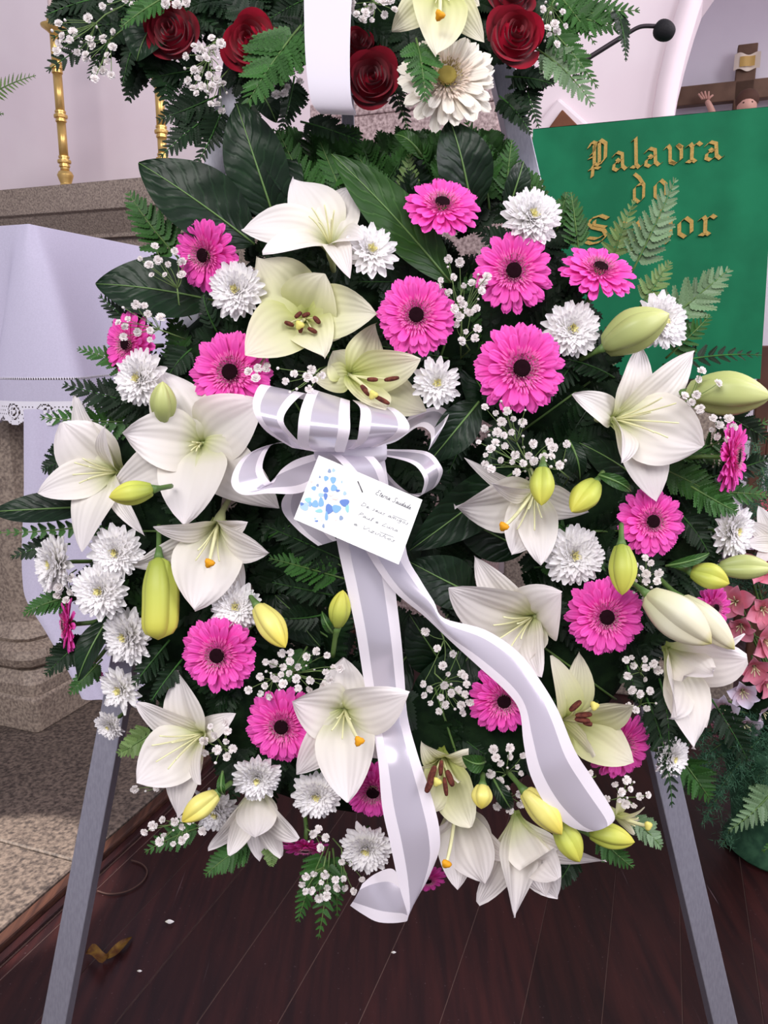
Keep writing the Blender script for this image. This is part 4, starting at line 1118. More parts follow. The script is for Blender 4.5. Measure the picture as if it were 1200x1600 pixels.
# a flat sheet through three of the corners
cW, cH = ex.length, ey.length
vs, fs = box_pts(cTL-nz_*.0008, ex, ey, nz_*.0008); wpart('sheet', card, vs, fs, CARD, smooth=False)
def cpx(px, py, lift=.0004):                   # a point printed on the card, from its place in the photograph
    r = ray(px, py); t = (cTL-C0).dot(nz_)/r.dot(nz_); return C0+r*t+nz_*lift
def crop(x, y): return 430+x/4.8, 700+y/4.8
prints = [(407, 173, 13, 16, 4), (438, 168, 12, 14, 0), (382, 228, 18, 20, 1), (435, 240, 22, 26, 1), (290, 302, 18, 17, 1), (318, 280, 10, 12, 4), (380, 315, 20, 22, 2), (440, 300, 25, 25, 1), (345, 352, 24, 15, 0), (378, 362, 14, 26, 2), (248, 390, 25, 20, 3), (220, 440, 32, 30, 0),
          (300, 420, 25, 28, 1), (345, 408, 20, 36, 1), (405, 458, 30, 38, 2), (460, 455, 34, 30, 1), (520, 410, 36, 28, 2), (541, 455, 14, 30, 3), (330, 472, 28, 14, 3), (385, 512, 12, 35, 1), (495, 525, 15, 18, 4), (300, 530, 8, 8, 0), (350, 541, 10, 8, 5), (310, 548, 14, 6, 2),
          (362, 585, 9, 16, 4), (455, 540, 8, 6, 5), (522, 340, 13, 15, 0), (470, 320, 16, 9, 2), (270, 252, 10, 9, 5), (418, 352, 20, 10, 5), (452, 378, 26, 12, 5), (500, 255, 6, 10, 0), (335, 218, 7, 9, 4), (200, 420, 14, 12, 2), (262, 420, 12, 20, 1)]
for i, (x, y, rx, ry, ci) in enumerate(prints):
    vs = [cpx(*crop(x, y), .0003+.00002*i)]
    for k in range(14):
        a = 2*pi*k/14; r = 1+.12*sin(3*a+i)
        vs.append(cpx(*crop(x+rx*r*cos(a), y+ry*r*sin(a)), .0003+.00002*i))
    o = wpart('printed_petal', card, vs, [(0, 1+(k+1) % 14, 1+k) for k in range(14)], BLUES[ci], smooth=False)
SF = {'E': (1.3, [[(1.1, 1.9), (.7, 2.1), (.4, 1.8), (.7, 1.3), (.3, .9), (.15, .4), (.6, 0), (1.1, .3)]]), 'S': (1.2, [[(1.1, 1.8), (.8, 2.1), (.4, 1.7), (.8, 1.0), (.8, .3), (.4, 0), (.05, .3)]]),
      'D': (1.4, [[(.4, 1.8), (.3, 0), (.9, .2), (1.2, .9), (.9, 1.7), (.2, 1.9)]]), 'P': (1.2, [[(.3, 0), (.4, 1.9), (.9, 1.8), (1.0, 1.3), (.4, 1.0)]]), 'L': (1.2, [[(.7, 1.9), (.4, .9), (.2, 0), (1.0, .1)]]), 'V': (1.2, [[(.1, 1.8), (.5, 0), (1.1, 1.8)]]),
      'e': (.8, [[(.1, .45), (.6, .6), (.4, 1.0), (.1, .5), (.3, 0), (.8, .3)]]), 't': (.6, [[(.35, 1.7), (.25, .2), (.6, .1)], [(0, 1.1), (.6, 1.15)]]), 'r': (.7, [[(.1, 0), (.2, .9), (.5, 1.0), (.65, .9)]]), 'n': (.9, [[(.1, 0), (.15, .95), (.5, 1.0), (.6, .1), (.9, .2)]]),
      'a': (.9, [[(.65, .8), (.3, 1.0), (.1, .4), (.3, 0), (.65, .8), (.65, .1), (.9, .2)]]), 'u': (.9, [[(.1, 1), (.15, .1), (.5, .1), (.65, 1), (.65, .1), (.9, .2)]]), 'd': (.9, [[(.65, .8), (.3, 1.0), (.1, .4), (.3, 0), (.65, .8), (.75, 1.9), (.65, .1), (.9, .2)]]),
      's': (.7, [[(.6, .9), (.2, .9), (.5, .4), (.4, 0), (.05, .1)]]), 'm': (1.3, [[(.1, 0), (.15, .95), (.45, 1), (.5, 0), (.55, .9), (.9, 1), (.95, .1), (1.2, .2)]]), 'i': (.4, [[(.1, 1), (.15, .1), (.4, .2)], [(.15, 1.4), (.2, 1.5)]]), 'g': (.9, [[(.65, .8), (.3, 1), (.1, .4), (.3, .1), (.65, .8), (.6, -.7), (.2, -.8)]]),
      'o': (.8, [[(.4, 1), (.1, .5), (.4, 0), (.7, .5), (.4, 1)]]), 'l': (.5, [[(.2, 0), (.4, 1.9), (.15, 1.5), (.3, 0), (.5, .2)]]), 'z': (.8, [[(.1, .95), (.6, .95), (.1, 0), (.7, .05)]]), 'h': (.9, [[(.1, 0), (.2, 1.9), (.15, .7), (.5, 1), (.6, .1), (.9, .2)]]), ' ': (.7, [])}
def write(text, p0, p1, xh, pen, m, name, slant=.18, wob=0):
    adv = sum(SF[c][0] for c in text); dx, dy = (p1[0]-p0[0])/adv, (p1[1]-p0[1])/adv
    ln = sqrt(dx*dx+dy*dy); ux, uy = dx/ln, dy/ln; vx, vy = uy, -ux
    vs, fs = [], []; x = 0
    for c in text:
        for st in SF[c][1]:
            q = [(p0[0]+dx*(x+a+slant*b)+vx*b*xh, p0[1]+dy*(x+a+slant*b)+vy*b*xh) for a, b in st]
            q = [(a, b) for a, b in q]
            for (ax_, ay_), (bx2, by2) in zip(q, q[1:]):
                l_ = sqrt((bx2-ax_)**2+(by2-ay_)**2) or 1; nx, ny = -(by2-ay_)/l_*pen*.5, (bx2-ax_)/l_*pen*.5
                i = len(vs); vs += [cpx(ax_+nx, ay_+ny), cpx(ax_-nx, ay_-ny), cpx(bx2-nx, by2-ny), cpx(bx2+nx, by2+ny)]; fs.append((i, i+1, i+2, i+3))
        x += SF[c][0]
    wpart(name, card, vs, fs, m, smooth=False)
write('Eterna Saudade', (585.5, 772), (641, 796.5), 4.0, .8, INK, 'printed_line')
write('De seus amigos', (562, 789), (637, 820.5), 3.1, .7, INK_L, 'handwritten_line')
write('Paul e Luna', (557.5, 804.5), (621, 831.5), 3.1, .7, INK_L, 'handwritten_line')
write('e Vizinhos', (551, 819.5), (616, 847.5), 3.1, .7, INK_L, 'handwritten_line')
for a, b in (((614, 805), (635, 813.5)), ((594, 831), (615, 839))):
    vs = [cpx(*a), cpx(a[0], a[1]+.8), cpx(b[0], b[1]+.8), cpx(*b)]; wpart('pen_stroke', card, vs, [(0, 1, 2, 3)], INK_L, smooth=False)
vs, fs = tube([cpx(559, 752, .0006), cpx(562.5, 760, .0016), cpx(566.5, 769.5, .0006)], .0006, 6); wpart('pin', card, vs, fs, PIN)

# ribbon of the upper spray
ur = empty('sash_ribbon', W(512, 0, .09), 'broad plain white ribbon hanging between the red roses of the upper spray', 'ribbon')
ribbon('band', ur, [(478, -130, .06, 552, -130, .06), (475, -40, .085, 551, -40, .085), (476, 60, .095, 547, 60, .095), (480, 120, .095, 547, 125, .095), (487, 160, .088, 550, 162, .088), (500, 177, .075, 556, 179, .075), (503, 174, .05, 556, 176, .05), (497, 150, .035, 550, 150, .035)], PLAINR)

# ================================================================== gerberas
for a in [
 (690, 325, 62, .05, -.50, 'pink gerbera at the top of the wreath below the upright dark leaf, facing up', .07),
 (323, 399, 57, -.42, .30, 'pink gerbera at the upper left, tilted left beside the big dark leaf', .05),
 (801, 425, 65, 0, .08, 'pink gerbera facing front below the round white chrysanthemum at the upper right', .07),
 (935, 426, 62, .10, -.58, 'pink gerbera nearest the green cloth, seen at a flat angle', .06),
 (650, 494, 63, 0, .05, 'pink gerbera in the upper middle, just right of the green-throated lilies', .08),
 (812, 577, 73, .08, .05, 'largest pink gerbera, right of the bow above the gypsophila', .075),
 (362, 583, 67, -.05, 0, 'pink gerbera left of the bow, above the big open white lily', .06),
 (203, 538, 51, -.50, .1, 'pink gerbera at the left edge, behind gypsophila near the altar cloth', .03),
 (1017, 815, 55, .05, -.05, 'pink gerbera just under the big white lily on the right', .045),
 (945, 963, 63, .02, .0, 'pink gerbera right of centre below a hanging green bud', .07),
 (342, 1022, 62, -.08, .05, 'pink gerbera at the lower left below the small white chrysanthemum', .07),
 (442, 1133, 60, -.12, .02, 'pink gerbera at lower left half tucked behind a white lily', .05),
 (786, 1092, 58, 0, .15, 'pink gerbera partly covered by the twisted right ribbon tail', .05),
 (968, 1164, 54, .25, .10, 'pink gerbera behind the cream lily with brown anthers, lower right', .012),
 (1141, 714, 61, .80, .06, 'pink gerbera at the right edge seen almost from the side', .06),
 (1112, 950, 40, .45, .05, 'small pink gerbera peeping from behind the large cream buds', .02),
 (108, 976, 46, -.86, .02, 'deep pink gerbera at the far left edge seen from the side', .02),
 (142, 1040, 26, -.5, .6, 'scrap of a pink gerbera low at the left edge under the glossy leaf', -.01),
 (583, 1232, 54, -.05, .35, 'pink gerbera half hidden by the long left ribbon tail', .04),
 (477, 1322, 38, 0, .80, 'pink gerbera hanging face down at the bottom of the wreath', .02),
 (668, 1372, 30, .1, .5, 'pink gerbera at the very bottom, hidden behind the ribbon end', .02),
 (262, 1216, 20, -.3, .3, 'tiny bit of pink gerbera behind the lower left lily', .0)]:
    gerbera(*a[:6], z=a[6], n=18 if a[2] > 50 else 15)
gerbera(697, 127, 80, .02, -.10, 'cream white gerbera with an olive eye in the upper spray', z=.06, key='cream', group='white gerbera of the upper spray', n=15, cupped=.02)

# ================================================================== chrysanthemums
for a in [
 (829, 343, 47, .15, -.15, 'round white chrysanthemum at the top right, beside the green cloth', .07),
 (580, 394, 41, .15, -.1, 'open white chrysanthemum with pointed petals beside the topmost lily', .09, True),
 (371, 455, 43, -.1, .1, 'white chrysanthemum between the upper left gerbera and the green-throated lily', .06),
 (892, 516, 44, 0, .05, 'white chrysanthemum right of the largest gerbera, under the flat one', .06),
 (1030, 503, 44, .3, 0, 'white chrysanthemum tucked behind the upright green bud on the right', .03),
 (682, 598, 38, .05, .2, 'white chrysanthemum at the right shoulder of the bow', .085, True),
 (222, 592, 44, -.3, .05, 'white chrysanthemum at the left, above a small upright bud', .05),
 (895, 868, 47, .0, .0, 'round white chrysanthemum right of centre below the two hanging buds', .06),
 (1140, 830, 42, .5, .05, 'white chrysanthemum at the right edge under the sideways gerbera', .05),
 (370, 948, 39, 0, -.1, 'white chrysanthemum just under the tip of the drooping lily, lower left', .06),
 (92, 880, 46, -.62, .05, 'white chrysanthemum at the far left edge, leftmost of its cluster', .03),
 (184, 863, 42, -.05, 0, 'white chrysanthemum at the left, uppermost of the three in a column', .06),
 (160, 923, 43, -.05, 0, 'white chrysanthemum with a yellow centre, middle of the left column', .065),
 (203, 993, 45, -.35, .1, 'white chrysanthemum at the left, lowest of the three in a column', .05),
 (192, 1075, 38, -.35, .15, 'white chrysanthemum beside the lower left lily, above the easel leg', .04, True),
 (173, 1132, 24, -.3, .35, 'half hidden white chrysanthemum on top of the left easel leg', .0),
 (402, 1212, 38, .05, .25, 'white chrysanthemum just above the closed bell lily', .06),
 (495, 1240, 38, 0, .1, 'white chrysanthemum below the lower middle lily, left of its tip', .04),
 (573, 1322, 40, -.1, .2, 'white chrysanthemum at the bottom, left of the ribbon tail', .04),
 (338, 1262, 40, -.1, .4, 'white chrysanthemum behind the yellow bud at the lower left', .02),
 (1046, 1182, 32, .4, .1, 'white chrysanthemum at the top of the right easel leg', .02)]:
    mum(*a[:6], z=a[6], loose=len(a) > 7)

# ================================================================== lilies
lily((518, 392, .045), (0, -.5, .85), [(376, 356, .075, 64), (459, 277, .04, 74), (547, 293, .04, 60), (410, 394, .12, 46, .02), (567, 372, .12, 46, .02), (546, 425, .14, 34, .2)], 'white lily at the top left of the wreath, opening upward', fil_len=62)
lily((478, 502, .04), (0, -.12, 1), [(402, 400, .045, 80), (506, 428, .085, 84), (590, 490, .08, 72), (532, 528, .06, 62), (505, 556, .09, 64), (383, 553, .10, 80)], 'green-throated lily with a cluster of brown anthers above the bow', LILY_C,
     anthers=[(452, 506, .075, .4, 15), (466, 492, .08, 2.4, 13), (478, 492, .08, 2.8, 13), (495, 500, .078, .9, 14), (488, 516, .078, .5, 15), (470, 514, .08, 1.8, 12)], style=(468, 508, .085))
lily((544, 585, .05), (.5, .3, .8), [(488, 592, .055, 40, .05), (520, 548, .06, 56), (588, 506, .045, 60), (657, 562, .10, 58, .02), (666, 643, .06, 62, .02), (603, 640, .125, 56, .02)], 'green-throated lily resting on top of the bow, long anthers spread', LILY_C,
     anthers=[(582, 593, .10, .05, 16), (612, 592, .105, 2.95, 22), (571, 610, .115, .9, 20), (597, 625, .125, .5, 24)], style=(583, 617, .13))
lily((317, 693, .035), (0, .05, 1), [(250, 577, .05, 84), (173, 768, .045, 64), (436, 795, .04, 78), (412, 626, .075, 88, .04), (192, 678, .085, 82, .05), (287, 819, .09, 92, .06)], 'biggest wide open white lily at the left of the bow', fil_len=26)
lily((188, 738, .03), (-.45, .02, .85), [(112, 614, .03, 62), (96, 660, .065, 92), (55, 770, .06, 54, .2), (125, 862, .07, 66, .12), (224, 838, .07, 28), (156, 668, .10, 24, .25)], 'white lily at the far left turned toward the altar', fil_len=60)
lily((342, 815, .045), (-.05, .62, .75), [(385, 820, .08, 34, .15), (205, 888, .06, 46), (377, 926, .06, 50, .12), (240, 826, .11, 36), (418, 866, .10, 54), (303, 951, .10, 90, .08)], 'white lily with an orange stigma drooping at the left centre', style=(327, 880, .125), stigma=STIGMA, fil=5, fil_len=60)
lily((955, 655, .045), (.45, .1, .85), [(1001, 543, .045, 58), (1089, 547, .05, 58), (1027, 784, .06, 72), (897, 614, .075, 44, .15), (1098, 698, .09, 98, .02), (979, 719, .13, 44, .15)], 'big white lily at the right, between the two large green buds', fil_len=95)
lily((834, 762, .045), (-.1, .6, .75), [(724, 716, .06, 26), (920, 801, .05, 50), (771, 760, .115, 26, .2), (710, 793, .075, 80), (800, 867, .075, 60), (846, 882, .085, 54)], 'white lily right of the card with a small bud hanging before it', style=(787, 823, .115), stigma=STIGMA, fil=5, fil_len=70)
lily((835, 962, .03), (-.55, .2, .75), [(740, 869, .05, 52), (790, 1030, .06, 74), (815, 1046, .07, 50), (840, 1056, .09, 42, .15), (701, 921, .09, 84, .04), (874, 930, .105, 84, .12)], 'white lily in the right centre, lying behind the twisted ribbon tail', fil_len=75)
lily((872, 1122, .025), (.6, .1, .75), [(862, 1024, .06, 54, .05), (906, 1018, .04, 50, .02), (992, 1191, .06, 66), (835, 1160, .05, 46), (991, 1104, .085, 78, .03), (931, 1181, .10, 34)], 'cream lily with dark brown anthers at the right ribbon tail', LILY_C,
     anthers=[(899, 1103, .095, -.75, 22), (912, 1117, .10, -.12, 24), (910, 1125, .10, .1, 22), (918, 1130, .098, .25, 14)], style=(929, 1103, .11))
lily((1042, 1012, .03), (.35, .6, .6), [(1166, 991, .03, 22), (1103, 1137, .06, 62), (1087, 1171, .07, 64), (1168, 1031, .08, 84, .03), (1051, 1122, .10, 84), (1115, 1056, .115, 56)], 'white lily hanging under the big cream buds at the right edge', fil=0, tube_=False, face=.6)
lily((539, 1107, .045), (0, .1, 1), [(537, 1027, .055, 70), (590, 1186, .06, 54), (462, 1213, .07, 54, .12), (457, 1097, .085, 78, .05), (638, 1086, .122, 70, .0), (543, 1254, .115, 78, .04)], 'white lily with an orange stigma in the lower middle, touching the ribbon tail', style=(561, 1158, .135), stigma=STIGMA, fil=5, fil_len=55)
lily((322, 1144, .035), (-.5, .1, .85), [(277, 1047, .05, 62), (212, 1100, .055, 54), (368, 1115, .05, 34, .15), (275, 1281, .06, 54), (213, 1223, .09, 78, .04), (311, 1226, .105, 46)], 'white lily at the lower left beside the easel leg', fil_len=80)
lily((402, 1226, .02), (0, .9, .35), [(325, 1329, .03, 36), (407, 1344, .02, 44), (439, 1340, .03, 44), (358, 1337, .06, 46), (465, 1313, .055, 52), (400, 1311, .08, 56)], 'half closed white bell lily hanging at the lower left', fil=0, curl=.04, face=.62)
lily((690, 1172, .035), (0, .45, .9), [(660, 1166, .09, 34, .3), (731, 1181, .09, 38, .3), (657, 1200, .08, 30), (716, 1224, .10, 26), (676, 1268, .095, 54, .02), (735, 1293, .10, 60, .02)], 'cream trumpet lily with long brown anthers right of the ribbon tail', LILY_C,
     anthers=[(671, 1226, .115, 2.0, 24), (675, 1210, .11, 1.95, 26), (689, 1200, .105, 1.65, 22), (696, 1229, .115, 1.45, 26), (703, 1216, .11, 1.2, 24)], style=(683, 1222, .115), deep=.6, tube_=False)
lily((712, 1250, .03), (.05, .85, .5), [(682, 1303, .07, 44), (770, 1330, .04, 50), (799, 1346, .06, 44, .1), (716, 1391, .06, 58), (756, 1382, .075, 80)], 'white lily at the bottom middle with a yellow stigma and pollen stains', style=(697, 1350, .10), stigma=STIGMA, fil=0, face=.6, tube_=False)
lily((806, 1272, .03), (.12, .85, .45), [(872, 1406, .03, 60), (852, 1400, .04, 56), (947, 1345, .04, 40, .0), (748, 1414, .05, 56), (871, 1374, .08, 78), (807, 1434, .085, 80)], 'white bell lily hanging lowest at the bottom right', fil=0, tube_=False, curl=.04, face=.62)
lily((687, -14, .05), (0, .45, .9), [(690, -110, .05, 60), (620, -40, .06, 54), (750, 8, .07, 46, .15), (612, 48, .06, 50), (757, 66, .06, 44), (683, 82, .11, 72, .06)], 'cream lily with an orange stigma at the top edge of the photo', LILY_C, style=(687, 24, .12), stigma=STIGMA, fil=5, fil_len=55, group='white lily of the upper spray')
lily((958, 1272, .03), (.7, .3, .5), [(1008, 1262, .06, 22), (992, 1303, .05, 20), (965, 1240, .04, 18), (1000, 1282, .03, 16)], 'small spent cream lily at the lower right ends of the ribbon', LILY_C, style=(1013, 1290, .07), fil=3, fil_len=30)

# ================================================================== buds
for a in [
 ((940, 545), (1046, 490), 64, 'thick green bud pointing up right beside the flat gerbera', BUD_G, .07, .09),
 ((1068, 614), (1206, 620), 66, 'large green bud reaching off the right edge of the photo', BUD_G, .06, .09),
 ((256, 662), (254, 596), 38, 'upright olive bud above the biggest lily, left side', BUD_G, .065, .09),
 ((242, 764), (170, 777), 34, 'yellow-green bud lying across the far left lily', BUD_Y, .12, .13),
 ((848, 728), (846, 790), 34, 'small green bud hanging in front of the lily right of the card', BUD_Y, .12, .13),
 ((932, 752), (893, 800), 40, 'plump yellow-green bud with a leaf, above the round chrysanthemum', BUD_Y, .09, .11),
 ((971, 848), (972, 930), 39, 'yellow-green bud hanging over the right centre gerbera', BUD_Y, .11, .12),
 ((1077, 892), (1140, 912), 38, 'short green bud pointing right, above the small gerbera', BUD_Y, .07, .08),
 ((1120, 888), (1208, 888), 37, 'long olive bud leaving the right edge of the photo', BUD_G, .06, .07),
 ((400, 944), (446, 1012), 40, 'yellow bud with a split pale side, left of the ribbon tail', BUD_YY, .08, .10),
 ((526, 982), (536, 922), 32, 'slim upright bud immediately left of the ribbon tail', BUD_Y, .08, .09),
 ((342, 1238), (284, 1284), 34, 'bright yellow bud pointing down left under the lower left lily', BUD_YY, .09, .10),
 ((754, 1224), (752, 1264), 30, 'small round yellow bud right of the trumpet lily', BUD_YY, .10, .11),
 ((817, 1233), (878, 1304), 40, 'yellow bud at the foot of the right ribbon tail', BUD_YY, .11, .12),
 ((868, 1284), (906, 1347), 38, 'yellow-green bud pointing down, under the right ribbon tail', BUD_Y, .09, .10),
 ((918, 1300), (992, 1316), 36, 'yellow-green bud pointing right, under the end of the right ribbon tail', BUD_Y, .07, .08),
 ((1008, 926), (1112, 1006), 64, 'biggest cream bud, about to open, at the right edge', BUD_W, .10, .12),
 ((1060, 932), (1148, 1015), 44, 'cream bud lying behind the biggest one at the right edge', BUD_W, .07, .09)]:
    st = {'slim': (520, 1025, .05), 'upright': (262, 700, .0), 'plump': (942, 738, .07), 'small green': (850, 706, .08)}
    sp = next((v for k, v in st.items() if a[3].startswith(k)), None)
    bud(a[0], a[1], a[2], a[3], a[4], a[5], a[6], stem=sp)
bud((248, 868), (247, 1000), 53, 'blunt pale green bud hanging below the drooping lily at the left', BUD_Y, .08, .09, blunt=2.2, fat=.45)

# ================================================================== roses
rose(264, 45, 45, -.1, .15, 'dark red rose at the left of the upper spray', ROSE_D)
rose(388, 60, 50, -.15, .12, 'brightest red rose, behind the fern left of the sash ribbon', ROSE_R)
rose(581, 118, 46, .0, .12, 'dark red rose just right of the sash ribbon', ROSE_D)
rose(808, 48, 48, .1, .1, 'dark red rose at the right of the upper spray', ROSE_R)
rose(560, 62, 34, .2, -.2, 'nearly black red rose tucked above the one beside the sash ribbon', ROSE_D, z=.02)
rose(800, -14, 38, .1, -.2, 'red rose cut off by the top edge of the photo', ROSE_D, z=.03)

# ================================================================== broad leaves
for a in [
 ((398, 382), (217, 255), 104, 'large dark leaf pointing up left above the upper left gerbera', LEAF_D, .02, .05, (.0, -.15)),
 ((432, 350), (370, 163), 92, 'tall dark upright leaf left of centre, over the topmost lily', LEAF_D, .01, .04, (-.2, -.2)),
 ((704, 442), (518, 241), 72, 'broad mid green leaf slanting from the top left to the upper middle gerbera', LEAF_M, .03, .06, (.1, .1)),
 ((738, 335), (702, 186), 84, 'upright dark leaf right behind the topmost gerbera', LEAF_D, .02, .05, (.1, -.1)),
 ((335, 470), (150, 444), 96, 'dark leaf pointing at the altar cloth, under the gypsophila', LEAF_D, .01, .03, (0, -.2)),
 ((150, 792), (-14, 800), 52, 'dark leaf lying flat and reaching off the left edge', LEAF_D, .0, .03, (0, -.5)),
 ((748, 628), (668, 725), 60, 'dark leaf below the right shoulder of the bow', LEAF_D, .05, .05, (.2, 0)),
 ((806, 735), (640, 860), 78, 'dark leaf pointing at the lower corner of the card', LEAF_D, .0, .04, (.1, .2)),
 ((742, 930), (640, 878), 74, 'crumpled glossy dark leaf right of the card', LEAF_D, .03, .05, (-.3, -.3)),
 ((178, 955), (122, 1064), 52, 'shiny leaf beside the side-on gerbera at the far left', LEAF_D, .02, .04, (-.5, -.3)),
 ((1000, 752), (905, 692), 60, 'dark leaf behind the left petals of the big right lily', LEAF_D, .0, .03, (0, 0)),
 ((262, 30), (214, 96), 78, 'round dark leaf left of the leftmost rose', LEAF_D, .02, .04, (-.1, .1)),
 ((660, 246), (616, 211), 26, 'small green leaf in the gap under the white gerbera', LEAF_M, .02, .02, (0, 0)),
 ((790, 340), (818, 252), 42, 'grey shining leaf near the top left corner of the green cloth', LEAF_D, .02, .04, (.5, -.5)),
 ((935, 742), (986, 768), 19, 'narrow green leaf on the stalk of the plump bud', LEAF_M, .09, .08, (0, 0)),
 ((1040, 884), (1108, 864), 15, 'narrow leaf on the stalk of the short right bud', LEAF_M, .07, .07, (0, 0)),
 ((888, 688), (906, 750), 26, 'thin dark leaf under gypsophila, right of the gerberas', LEAF_D, .05, .05, (0, 0)),
 ((758, 1190), (722, 1182), 26, 'small round bright leaf beside the trumpet lily', LEAF_M, .08, .08, (0, 0)),
 ((522, 990), (503, 955), 14, 'slim leaf on the stalk left of the ribbon tail', LEAF_M, .07, .08, (0, 0)),
 ((430, 760), (540, 720), 40, 'dark leaf under the lower left loop of the bow', LEAF_D, .02, .03, (0, 0)),
 ((418, 215), (470, 330), 60, 'glossy leaf behind the topmost lily', LEAF_D, .0, .02, (.4, -.3)),
 ((410, 150), (432, 192), 40, 'small dark leaf under the upper spray left of the sash ribbon', LEAF_D, .03, .03, (0, 0)),
 ((348, 1205), (352, 1242), 12, 'tiny green leaf on the stalk of the bright yellow bud', LEAF_M, .09, .09, (0, 0)),
 ((770, 1215), (800, 1265), 22, 'dark pointed leaf right of the small round bud', LEAF_D, .06, .06, (0, 0))]:
    leaf(a[0], a[1], a[2], a[3], a[4], a[5], a[6], tilt=a[7], serr=a[2] > 60)
for b_, t_, w_, fl in [((600, 770), (640, 900), 90, 'behind the card, mostly covered by it'), ((700, 1050), (640, 960), 80, 'between the two ribbon tails, upper'), ((560, 900), (450, 830), 80, 'left of the ribbon tail under the card corner'),
                   ((760, 980), (690, 1080), 70, 'under the twist of the right ribbon tail'), ((820, 860), (700, 800), 80, 'behind the lily right of the card'), ((520, 1000), (430, 930), 70, 'above the biggest gypsophila sprig'), ((640, 1020), (560, 1100), 80, 'behind the straight part of the left ribbon tail'),
                   ((780, 660), (720, 560), 70, 'left of the largest gerbera'), ((880, 780), (780, 640), 70, 'below the largest gerbera, behind gypsophila'), ((660, 1130), (720, 1010), 80, 'between the two ribbon tails, lower'), ((480, 660), (420, 560), 70, 'behind the upper left loop of the bow'),
                   ((860, 1000), (930, 1080), 60, 'under the right centre gerbera'), ((420, 900), (500, 1010), 70, 'right of the drooping lily at the left'), ((820, 700), (740, 760), 80, 'right of the bow, below its loops')]:
    leaf(b_, t_, w_, 'dark broad leaf '+fl, LEAF_D, -.03, .0, tilt=(rnd.uniform(-.3, .3), rnd.uniform(-.3, .3)), group='dark leaves in the heart of the wreath')

